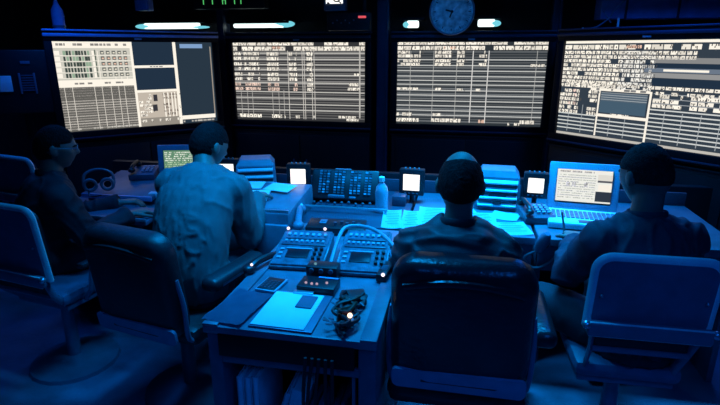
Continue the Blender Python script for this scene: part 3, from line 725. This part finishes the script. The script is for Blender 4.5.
P1('case', M['black'], t, ((0, 0, .022), (.30, .13, .044), RX(.08)), bev=.006)
P1('label_plate', M['console'], t, ((-.07, .01, .047), (.035, .05, .004), RX(.08)), ((-.07, .012, .049), (.02, .02, .006), RX(.08)), bev=.001)
bm = NB()
for k in range(5): cyl(bm, (.0+.03*k, -.03+.02*(k % 2), .04), (.0+.03*k, -.03+.02*(k % 2), .06), .009, n=10)
link('knob', bm, M['keyd'], t)
# left small items
t = thing('telephone_handset', 'black handset with a bright tip at the table\'s left edge', 'handset', (-.80, 1.92, .754), -.35)
bm = NB(); tube(bm, spline([(0, -.09, .02), (0, -.04, .035), (0, .04, .035), (0, .1, .02)], 5), .015, 8); ball(bm, (0, -.09, .02), (.025, .03, .02)); ball(bm, (0, .1, .02), (.025, .03, .02)); link('handset_body', bm, M['black'], t)
bm = NB(); ball(bm, (.01, -.085, .042), .006, u=8, v=6); link('indicator', bm, E_['pink'], t)  # highlight on the black handset, put in as a glowing bead
t = thing('calculator', 'black calculator with pale outline at the table\'s left side', 'calculator', (-.70, 1.745, .752), -.12)
P1('body', M['key'], t, ((0, 0, .006), (.088, .118, .012)), bev=.004)
P1('face', M['black'], t, ((0, 0, .0125), (.074, .104, .004)), bev=.003)
bm = NB()
for i in range(4):
    for j in range(5): box(bm, (-.024+.016*i, -.038+.014*j, .0155), (.009, .008, .003))
link('key', bm, M['keyd'], t, smooth=False)
t = thing('relay_box', 'black box with four pinkish buttons in the table\'s middle', 'control box', (-.51, 1.755, .752), -.03)
P1('case', M['black'], t, ((0, 0, .016), (.15, .10, .032)), bev=.005)
bm = NB()
for (x, y) in ((-.045, -.02), (-.02, -.024), (.0, -.022), (.035, -.005)): ball(bm, (x, y, .034), .0055, u=8, v=6)
link('lit_button', bm, emat('dim_pink_button_glow', (.7, .5, .65), .7), t)
P1('top_strip', M['trim'], t, ((.03, .038, .034), (.08, .01, .004)), bev=.001)
t = thing('radio_box', 'small black radio with knobs behind the pink-buttoned box', 'radio', (-.52, 1.865, .752), 0)
P1('case', M['black'], t, ((0, 0, .03), (.13, .07, .06)), bev=.006)
bm = NB()
for k in range(3): cyl(bm, (-.04+.04*k, -.03, .045), (-.04+.04*k, -.045, .045), .010, n=10)
link('knob', bm, M['keyd'], t)
bm = NB(); ball(bm, (-.03, -.01, .063), .006, u=8, v=6); link('indicator', bm, E_['dim'], t)
# log sheet on clipboard
t = thing('clipboard', 'bright log sheet on a clipboard with a dark note pad', 'clipboard', (-.555, 1.57, .752), -.02)
P1('board', M['steel'], t, ((0, 0, .003), (.225, .27, .006)), bev=.002)
P1('log_sheet', M['paper'], t, ((-.012, -.004, .008), (.19, .25, .003)), bev=.0005, label='bright white log sheet')
P1('note_pad', M['deskd'], t, ((.035, .055, .012), (.06, .09, .006)), bev=.001)
P1('clip', M['silver'], t, ((0, .125, .012), (.08, .022, .01)), bev=.003)
# dark document sleeve
bm = NB(); N = 10
vv = [[bm.verts.new(((i/N-.5)*.15, (j/N-.5)*.24, .004+.012*abs(noise.noise(Vector((i*.45, j*.35, 3)))))) for i in range(N+1)] for j in range(N+1)]
for j in range(N):
    for i in range(N): bm.faces.new((vv[j][i], vv[j][i+1], vv[j+1][i+1], vv[j+1][i]))
bmesh.ops.solidify(bm, geom=bm.faces[:], thickness=.003)
o = link('document_sleeve', bm, mat('slate_plastic_sleeve', (.13, .19, .30), .3)); o.location = (-.755, 1.555, .754); o.rotation_euler = (0, 0, -.12); tag(o, 'crumpled slate blue plastic sleeve at the table\'s front left corner', 'document sleeve')
# leather strap / key bundle
t = thing('key_bundle', 'tangled dark strap with keys and an orange light on the table', 'key bundle', (-.355, 1.56, .752))
bm = NB()
for k in range(7):
    pts = [(random.uniform(-.05, .05), -.12+.24*i/5+random.uniform(-.02, .02), .012+random.uniform(0, .03)) for i in range(6)]
    tube(bm, spline(pts, 5), .007, 6)
link('strap', bm, M['leatherd'], t)
bm = NB()
for k in range(4):
    pts = [(random.uniform(-.04, .03), -.05+.12*i/4+random.uniform(-.02, .02), .03+random.uniform(0, .02)) for i in range(5)]
    tube(bm, spline(pts, 5), .006, 6)
link('brown_strap', bm, M['brown'], t)
bm = NB()
for k in range(16):
    p = Vector((random.uniform(-.06, .05), random.uniform(-.13, .08), .035)); box(bm, p, (.008, .022, .002), RZ(random.uniform(0, 3))@RX(.3))
link('key', bm, M['keyd'], t, smooth=False)
bm = NB(); ball(bm, (.025, -.06, .045), .009, u=10, v=8); link('orange_indicator', bm, E_['orange'], t)
P1('pouch', M['leatherd'], t, ((.0, .12, .018), (.09, .09, .03), RZ(.3)), bev=.008)

# ------------------------------------------------------------------ chairs
def pole_base(t, m, z1=.40):
    bm = NB(); cyl(bm, (0, 0, .03), (0, 0, z1), .035, .03, n=16); link('pedestal', bm, m, t)
    bm = NB(); lathe(bm, [(.05, .05), (.12, .035), (.22, .02), (.225, .0)]); link('base_plate', bm, m, t)
def duty_chair(x, y, rz, label, tilt=.10, zc=.875, hh=.27, ww=.375, sz=.50, arms=False):
    """panel-backed swivel chair with pale edging"""
    t = thing('duty_chair', label, 'chair', (x, y, 0), rz, 'panel-backed duty chairs'); 
    pole_base(t, M['steel'], sz-.1)
    P1('seat', M['chair'], t, ((0, .05, sz-.035), (.39, .41, .07)), bev=.03)
    P1('seat_pan', M['steel'], t, ((0, .05, sz-.085), (.35, .35, .03)))
    def f(u, v, d): return Matrix.Rotation(tilt, 3, 'X') @ Vector((u, -d, v)) + Vector((0, -.215-(zc-.5)*tilt*.2, zc))
    bm = NB(); slab(bm, rrect(ww, hh, .045), f, .03); link('back_panel', bm, M['chair'], t)
    bm = NB(); slab(bm, rrect(ww-.04, hh-.04, .05), lambda u, v, d: f(u, v, d-.035), .04); link('back_pad', bm, M['leatherd'], t)
    bm = NB(); ol = rrect(ww+.006, hh+.006, .045, 6)
    # edging runs up one side, over the top and down the other
    path = [f(ww/2+.003, -hh/2, .015)] + [f(u, v, .015) for u, v in ol[:14]] + [f(-ww/2-.003, -hh/2, .015)]
    tube(bm, path, [(.014, .022)]*len(path), 8, side=(0, 1, 0)); link('back_edging', bm, M['rim'], t, ang=60)
    P1('back_bar', M['steel'], t, (f(0, -hh/2+.015, .055), (ww+.03, .03, .055), RX(tilt)), bev=.008)
    bm = NB()
    for s in (-1, 1):
        ball(bm, f(s*(ww/2+.02), -hh/2+.03, .06), .016, u=10, v=8); ball(bm, f(s*(ww/2-.02), .0, .035), .006, u=8, v=6)
    link('bolt', bm, M['silver'], t)
    P1('bar_lip', M['rim'], t, (f(0, -hh/2+.041, .062), (ww+.02, .008, .006), RX(tilt)), (f(0, -hh/2-.011, .062), (ww+.02, .008, .006), RX(tilt)), bev=.001)
    # lower cradle
    bm = NB()
    for s in (-1, 1): tube(bm, [f(s*(ww/2-.012), -hh/2, .03), f(s*(ww/2-.025), -hh/2-.10, .0), (s*.15, -.1, sz-.08)], [(.010, .02)]*3, 8)
    tube(bm, [f(-(ww/2-.025), -hh/2-.10, .01), f(ww/2-.025, -hh/2-.10, .01)], .014, 8); link('back_bracket', bm, M['steel'], t)
    P1('lower_pad', M['leatherd'], t, (f(0, -hh/2-.055, .005), (ww-.06, .02, .07), RX(tilt)), bev=.006)
    for s in ((-1, 1) if arms else ()):
        bm = NB(); tube(bm, [(s*.22, -.05, .44), (s*.265, -.05, .50), (s*.27, -.03, .63)], .012, 8); link('arm_post', bm, M['steel'], t)
        P1('armrest', M['leatherd'], t, ((s*.27, .03, .645), (.05, .26, .03)), bev=.012)
    return t
duty_chair(.675, 2.0, R(1), 'blue panel-backed chair with pale edging under the man on the right', zc=.835, hh=.27)
duty_chair(-2.02, 2.12, R(-10), 'blue panel-backed chair with pale edging under the man at far left', zc=.79, hh=.35, ww=.43, arms=True)
duty_chair(-2.80, 3.0, R(-12), 'empty blue chair partly in view at the far left edge', zc=.84)
def padded_chair(x, y, rz, label, ww=.46, h0=.545, h1=1.03, m=M['leather'], recl=.12):
    t = thing('padded_chair', label, 'chair', (x, y, 0), rz, 'black padded swivel chairs')
    pole_base(t, M['consoled'])
    P1('seat', m, t, ((0, .02, .45), (.50, .46, .09)), bev=.035)
    zc, hh = (h0+h1)/2, h1-h0
    def f(u, v, d): return Matrix.Rotation(recl, 3, 'X') @ Vector((u, -d - .03*(1-(u/ww*2)**2)*(1 if d > 0 else -.2), v)) + Vector((0, -.24, zc))
    bm = NB()
    rings = []
    for d, s in ((-.045, .80), (-.035, .93), (-.015, 1.0), (.02, 1.0), (.045, .95), (.055, .85)):
        rings.append([f(u*s, v*s if v < 0 else v*s, d) for u, v in rrect(ww, hh, .09, 7)])
    ringloft(bm, rings); link('backrest', bm, m, t)
    # seam roll across the upper back
    bm = NB(); tube(bm, [f(-ww*.40+ww*.8*k/10, hh*.40-.012*((k-5)/5)**2*3, .056) for k in range(11)], [(.010, .012)]*11, 8); link('top_roll', bm, m, t)
    bm = NB(); slab(bm, rrect(ww*.96, .075, .02), lambda u, v, d: f(u, v-hh/2+.045, .058+d), .014); link('lower_band', bm, M['band'], t)
    for s in (-1, 1):
        bm = NB(); tube(bm, spline([f(s*ww*.49, hh*.10, .01), f(s*(ww*.515), -hh*.15, .01), f(s*ww*.505, -hh*.5, .01), (s*ww*.45, -.1, .43)], 5), .011, 8); link('side_frame', bm, M['steel'], t)
    for s in (-1, 1):
        bm = NB(); tube(bm, [(s*.24, .0, .44), (s*.285, .0, .52), (s*.29, .02, .66)], .013, 8); link('arm_post', bm, M['consoled'], t)
        bm = NB(); box(bm, (s*.29, .04, .685), (.09, .38, .065), bev=.028, seg=3); a_ = link('armrest', bm, m, t)
        P1('arm_edge', M['steel'], a_, ((s*.332, .05, .682), (.006, .30, .014)), bev=.001)
    return t
padded_chair(.035, 1.79, R(0), 'black leather swivel chair with slate lower band in the centre foreground')
padded_chair(-1.27, 2.02, R(-12), 'black padded swivel chair behind the light-shirted man', .46, .46, .95, M['leatherd'])

# ------------------------------------------------------------------ people
def head_r(d):
    """radius of the head in unit direction d (x right, y face, z up)"""
    x, y, z = d
    rx, ry, rz = .076, .097, .118
    if y < 0: ry = .100
    k = 1/math.sqrt((x/rx)**2+(y/ry)**2+(z/rz)**2)
    if z < 0 and y > 0: k *= 1-.06*(-z)                       # jaw
    if z < -.1: k *= 1-.22*max(0, abs(x)-.15)*(-z)
    if z < -.3 and y < 0: k *= 1-.22*(-z-.3)                   # nape
    g = lambda cx, cz, sx, sz: math.exp(-((x-cx)/sx)**2-((z-cz)/sz)**2) if y > 0 else 0
    k += .024*g(0, -.16, .09, .14)+.006*g(0, .02, .06, .14)     # nose
    k += .005*g(0, .20, .5, .09)                                # brow
    k -= .010*g(.33, .03, .14, .10)+.010*g(-.33, .03, .14, .10) # sockets
    k += .006*g(0, -.48, .18, .05)+.007*g(0, -.60, .17, .045)-.004*g(0, -.54, .2, .02)
    k += .010*g(0, -.82, .2, .12)                               # chin
    k += .003*(g(.5, -.18, .15, .15)+g(-.5, -.18, .15, .15))
    return k
def head_mesh(bm, X, u=56, v=40):
    vs_ = bmesh.ops.create_uvsphere(bm, u_segments=u, v_segments=v, radius=1)['verts']
    for q in vs_:
        d = q.co.normalized(); q.co = X @ (d*head_r(d))
    for s in (-1, 1):
        e = bmesh.ops.create_uvsphere(bm, u_segments=14, v_segments=10, radius=1)['verts']
        for q in e:
            c = q.co.copy(); 
            p = Vector((s*.076+c.x*.010+s*.006*max(0, -c.y), -.008+c.y*.018, .0-.005+c.z*.031))
            if c.z < -.2: p.y += .006*(-c.z)
            q.co = X @ p
def hair_mesh(X, cover, th=.0048, seed=0, nzs=.003):
    """shell over the scalp; cover(d) tells whether hair grows there"""
    bm = NB(); vs_ = bmesh.ops.create_uvsphere(bm, u_segments=72, v_segments=54, radius=1)['verts']
    for f in [f for f in bm.faces if not cover(f.calc_center_median().normalized())]: bm.faces.remove(f)
    for q in [q for q in bm.verts if not q.link_faces]: bm.verts.remove(q)
    inner = {}
    for q in bm.verts:
        d = q.co.normalized(); inner[q] = d
        edge = any(e.is_boundary for e in q.link_edges)
        r = head_r(d) + (0.001 if edge else th) + (0 if edge else nzs*noise.noise(d*14+Vector((seed, 0, 0))) + nzs*.6*noise.noise(d*40))
        q.co = X @ (d*r)
    bmesh.ops.solidify(bm, geom=bm.faces[:], thickness=.003)
    return bm
def hand_mesh(bm, wrist, dirv, up, side, s=1.0, curl=.5):
    """palm plus five fingers; dirv along the hand, up = back of hand, side = +1 thumb toward dirv x up"""
    d = Vector(dirv).normalized(); n = Vector(up); n = (n-d*n.dot(d)).normalized(); l = d.cross(n)*side
    w_ = Vector(wrist)
    tube(bm, [w_, w_+d*.03, w_+d*.06, w_+d*.092], [(.026*s, .019*s), (.034*s, .016*s), (.040*s, .014*s), (.038*s, .011*s)], 14, side=l)
    for k, (o, L) in enumerate(((.030, .072), (.010, .080), (-.011, .074), (-.031, .058))):
        p = w_+d*(.086-.004*abs(k-1))*s+l*o*s; a = .18+.12*k*.5; pts = [p-d*.012, p]; rad = [.0095*s, .0095*s]
        for j, f in enumerate((.45, .30, .25)):
            a += curl*(.75 if j else .5); p = p+(d*math.cos(a)-n*math.sin(a))*L*f*s; pts.append(p); rad.append((.009, .008, .0065)[j]*s)
        tube(bm, pts, rad, 10)
    p = w_+d*.022*s+l*.026*s
    q1 = p+(d*.65+l*.70-n*.15).normalized()*.040*s; q2 = q1+(d*.9+l*.3-n*.35).normalized()*.032*s; q3 = q2+(d*.95-n*.35).normalized()*.026*s
    tube(bm, [p-l*.012, p, q1, q2, q3], [.012*s, .013*s, .011*s, .0095*s, .0075*s], 10)
def remesh(bm, voxel, smooth=4):
    me = bpy.data.meshes.new('tmp'); bmesh.ops.recalc_face_normals(bm, faces=bm.faces); bm.to_mesh(me); bm.free()
    o = bpy.data.objects.new('tmp', me); COL.objects.link(o)
    md = o.modifiers.new('r', 'REMESH'); md.mode = 'VOXEL'; md.voxel_size = voxel
    s = o.modifiers.new('s', 'SMOOTH'); s.factor = .5; s.iterations = smooth
    dg = bpy.context.evaluated_depsgraph_get(); dg.update()
    out = bpy.data.meshes.new_from_object(o.evaluated_get(dg)); bpy.data.objects.remove(o, do_unlink=True); bpy.data.meshes.remove(me)
    return out
def addmesh(name, me, m, parent):
    me.name = name; me.materials.clear(); me.materials.append(m); me.shade_smooth()
    o = bpy.data.objects.new(name, me); COL.objects.link(o); o.parent = parent; return o
def wrinkle(me, amp, sc_, seed, stretch=(1, 1, 1), dirs=None):
    me.update(); nrm = [v.normal.copy() for v in me.vertices]
    for v, n in zip(me.vertices, nrm):
        c = v.co; p = Vector((c.x*stretch[0], c.y*stretch[1], c.z*stretch[2]))*sc_+Vector((seed, seed*.7, 0))
        w_ = 1-abs(noise.noise(p+Vector((1, 1, 1))*noise.noise(p*.5)*1.2))*2
        k = amp*(w_**3 if w_ > 0 else 0)+amp*.4*noise.noise(p*2.3)
        v.co = c+n*k
def person(label, loc, rz, spine, sh, head, arms, legs, cloth, hairfn, hairm, seed=0, loose=.014, eyesm=True, glasses=False, wr=.010, wst=(1, 1, 1), collar=True, shw=.185, girth=1.0):
    """spine: [pelvis, mid, chest, neck base]; head: (centre, yaw, pitch, roll); arms: [(shoulder, elbow, wrist, handdir, handup, side)...]; legs: [(hip, knee, ankle, toe)...]; all local"""
    t = thing('person', label, 'person', loc, rz)
    sp = spline(spine, 6); n = len(sp)
    prof = [(0, .150, .110), (.15, .168, .122), (.35, .150, .112), (.55, .158, .116), (.75, .170, .118), (.88, .150, .100), (.96, .100, .080), (1, .065, .062)]
    def tor(f, ex):
        for (a, wa, da), (b, wb, db) in zip(prof, prof[1:]):
            if f <= b: k = (f-a)/(b-a); return ((wa+(wb-wa)*k)*girth+ex, (da+(db-da)*k)*girth+ex)
        return (prof[-1][1]+ex, prof[-1][2]+ex)
    hc, hy, hp, hr = head[:4]
    X = Matrix.Translation(Vector(hc)) @ Matrix.Rotation(hy, 4, 'Z') @ Matrix.Rotation(hp, 4, 'X') @ Matrix.Rotation(hr, 4, 'Y') @ Matrix.Scale(head[4] if len(head) > 4 else 1, 4)
    nb = Vector(spine[-1]); nt = X @ Vector((0, -.022, -.05))
    def body(bm, ex, upto=1.0, sleeves=True, skin=False):
        f_ = [i/(n-1) for i in range(n)]
        tube(bm, sp, [tor(f, ex) for f in f_], 28, side=(1, 0, 0))
        for A in arms:
            s, e, w_ = map(Vector, A[:3])
            tube(bm, [nb+(s-nb)*.15+Vector((0, 0, -.01)), nb+(s-nb)*.6+Vector((0, 0, -.012)), s], [.055+ex, .056+ex, .058+ex], 16)
            ball(bm, s, .060+ex)
            L = (s+(e-s)*.5)
            tube(bm, [s, L, e], [.056+ex, .050+ex*1.2, .042+ex], 18); ball(bm, e, .043+ex)
            we = w_ if skin else w_-(w_-e).normalized()*.01
            tube(bm, [e, e+(we-e)*.35, e+(we-e)*.8, we], [.042+ex, .043+ex, .032+ex, (.027 if skin else .030)+ex], 18)
    bm = NB(); body(bm, 0, skin=True)
    tube(bm, [nb-Vector((0, 0, .03)), nb, nb+(nt-nb)*.5, nt], [(.075, .07), (.060, .058), (.053, .055), (.052, .056)], 20, side=(1, 0, 0))
    for A in arms: hand_mesh(bm, A[2], A[3], A[4], A[5], curl=A[6] if len(A) > 6 else .5)
    for (h, k, a, tp) in legs:
        h, k, a, tp = map(Vector, (h, k, a, tp))
        tube(bm, [h, h+(k-h)*.5, k], [.085, .075, .055], 18); ball(bm, k, .056); tube(bm, [k, k+(a-k)*.35, a], [.054, .056, .036], 18); tube(bm, [a, a+(tp-a)*.5, tp], [.036, .038, .030], 12)
    head_mesh(bm, X)
    b = addmesh('body', remesh(bm, .0055, 3), M['skin'], t)
    # shirt
    bm = NB(); body(bm, loose)
    me = remesh(bm, .009, 4); wrinkle(me, wr, 9, seed, wst); sh_ = addmesh('shirt', me, cloth, t)
    if collar:
        dv = (nt-nb).normalized(); c0 = nb+dv*.012
        bm = NB(); pts = []
        for k in range(19):
            a = -PI*.92/1+2*PI*.92*k/18-PI/2
            pts.append(c0+Vector((math.cos(a)*.067, math.sin(a)*.066-.004, -.012*math.sin(a)+.006)))
        tube(bm, pts, [(.020, .006)]*len(pts), 8, side=dv); link('collar', bm, cloth, sh_)
    # trousers
    bm = NB()
    tube(bm, [sp[0]-Vector((0, 0, .06)), sp[0], sp[3]], [(.15, .12), (.172, .135), (.165*girth, .128*girth)], 24, side=(1, 0, 0))
    for (h, k, a, tp) in legs:
        h, k, a, tp = map(Vector, (h, k, a, tp))
        tube(bm, [h, h+(k-h)*.5, k], [.102, .090, .070], 18); ball(bm, k, .071); tube(bm, [k, k+(a-k)*.4, a], [.068, .066, .055], 18)
    me = remesh(bm, .012, 3); wrinkle(me, .008, 8, seed+3); addmesh('trousers', me, M['trouser'], t)
    for (h, k, a, tp) in legs:
        a, tp = Vector(a), Vector(tp); bm = NB(); dd = (tp-a); dd.z = 0; dd.normalize()
        tube(bm, [a-dd*.06-Vector((0, 0, .03)), a-dd*.02-Vector((0, 0, .02)), a+dd*.08-Vector((0, 0, .03)), a+dd*.17-Vector((0, 0, .045)), a+dd*.20-Vector((0, 0, .05))], [(.034, .03), (.042, .05), (.046, .04), (.044, .026), (.03, .018)], 16, side=dd.cross(Vector((0, 0, 1)))); link('shoe', bm, M['shoe'], t)
    bm = hair_mesh(X, hairfn, seed=seed); link('hair', bm, hairm, t)
    for s in (-1, 1):
        bm = NB(); d = Vector((s*.33, .94, .03)).normalized(); ball(bm, X @ (d*(head_r(d)-.006)), .012, u=12, v=8); e = link('eye', bm, M['eye'], t)
        bm = NB(); ball(bm, X @ (d*(head_r(d)+.0015)), .0055, u=10, v=6); link('iris', bm, M['iris'], e)
        bm = NB(); tube(bm, [X @ (Vector((s*u, .92, .17+q)).normalized()*(head_r(Vector((s*u, .92, .17+q)).normalized())+.002)) for u, q in ((.12, 0), (.25, .025), (.38, .02), (.48, -.01))], [.003, .004, .004, .002], 6); link('eyebrow', bm, hairm, t)
    if glasses:
        bm = NB()
        for s in (-1, 1):
            tube(bm, [X @ Vector((s*.032+.021*math.cos(a*PI/8), .103, .004+.016*math.sin(a*PI/8))) for a in range(17)], .0012, 6)
            tube(bm, [X @ Vector((s*.053, .102, .01)), X @ Vector((s*.078, .07, .012)), X @ Vector((s*.083, -.01, .008))], .002, 6)
        tube(bm, [X @ Vector((-.011, .104, .006)), X @ Vector((.011, .104, .006))], .0012, 6)
        link('glasses', bm, M['steel'], t)
    return t
def short_hair(d):
    if d.z > .42: return True if d.y < .80 else False
    if d.y > .35: return False
    if d.z > -.1: return d.y < .12 or (d.z > .25 and d.y < .5)
    return d.y < -.22 and d.z > -.66 and abs(d.x) < .9
def buzz(d):
    return (d.z > .35 and d.y < .75) or (d.y < .1 and d.z > .0) or (d.y < -.3 and d.z > -.28)
def bald_top(d):
    if d.z > .80: return False
    if d.z > .62 and d.y > -.15: return False
    if d.y > .2: return False
    return d.z > -.05 or (d.y < -.2 and d.z > -.66)

# centre man
person('person from behind in dark jacket with thinning crown, seated in the centre', (.01, 1.87, 0), R(0),
    [(0, -.02, .55), (0, -.035, .66), (0, .0, .84), (0, .05, .995)], .18,
    ((0, .085, 1.148), R(0), R(-14), 0, 1.1),
    [((-.165, .05, .895), (-.215, .16, .68), (-.15, .42, .79), (.25, .95, -.02), (0, 0, 1), -1),
     ((.165, .05, .895), (.215, .16, .68), (.15, .42, .79), (-.25, .95, -.02), (0, 0, 1), 1)],
    [((-.09, 0, .57), (-.12, .46, .56), (-.12, .50, .10), (-.12, .62, .04)), ((.09, 0, .57), (.12, .46, .56), (.12, .48, .10), (.12, .60, .04))],
    M['jacket'], bald_top, M['hair'], 1, .018, wr=.014, wst=(.35, 1, 1.6), girth=.98)
# man on the right
person('person from behind in dark blue coverall at the laptop, rightmost', (.718, 1.99, 0), R(14),
    [(0, -.03, .56), (0, -.06, .70), (0, -.02, .86), (0, .04, 1.03)], .19,
    ((.0, .08, 1.19), R(12), R(-10), 0, 1.03),
    [((-.165, .03, .945), (-.20, .20, .74), (-.06, .44, .80), (.25, .95, 0), (0, 0, 1), -1),
     ((.170, .03, .945), (.215, .14, .72), (.12, .42, .79), (-.25, .95, 0), (0, 0, 1), 1)],
    [((-.09, 0, .57), (-.28, .36, .56), (-.28, .40, .10), (-.28, .52, .04)), ((.09, 0, .57), (.10, .46, .56), (.12, .48, .10), (.12, .60, .04))],
    M['navy'], buzz, M['hairg'], 2, .016, wr=.012, wst=(1.6, 1, .7), girth=.95)
# man in the light shirt, leaning forward over the chart console
person('person in light blue shirt leaning forward over the chart console', (-1.195, 2.08, 0), R(-2),
    [(0, -.02, .55), (-.01, -.05, .70), (-.02, .02, .90), (-.04, .19, 1.07)], .18,
    ((-.055, .28, 1.185), R(-28), R(-22), 0),
    [((-.195, .14, 1.01), (-.27, .32, .78), (-.12, .52, .80), (.5, .85, -.1), (0, 0, 1), -1),
     ((.130, .15, 1.0), (.165, .21, .745), (.105, .45, .885), (-.15, .95, -.1), (0, 0, 1), 1, .7)],
    [((-.09, 0, .57), (-.14, .44, .56), (-.14, .46, .10), (-.14, .58, .04)), ((.09, 0, .57), (.12, .44, .56), (.14, .40, .10), (.14, .52, .04))],
    M['shirt'], short_hair, M['hair'], 3, .022, wr=.0075, wst=(2.6, 1.6, .6), girth=1.0)
# man in profile at far left
person('person in black with glasses in profile at the far left', (-2.15, 2.27, 0), R(-40),
    [(0, -.02, .55), (0, -.05, .66), (0, -.02, .83), (0, .03, 1.0)], .18,
    ((0, .07, 1.15), R(-12), R(-6), 0),
    [((-.185, .02, .925), (-.25, .14, .70), (-.13, .38, .76), (.2, .95, 0), (0, 0, 1), -1),
     ((.185, .02, .925), (.25, .12, .70), (.15, .36, .76), (-.2, .95, 0), (0, 0, 1), 1)],
    [((-.09, 0, .57), (-.12, .44, .56), (-.12, .46, .10), (-.12, .58, .04)), ((.09, 0, .57), (.12, .44, .56), (.12, .46, .10), (.12, .58, .04))],
    M['dark'], short_hair, M['hair'], 4, .018, wr=.010, glasses=True)
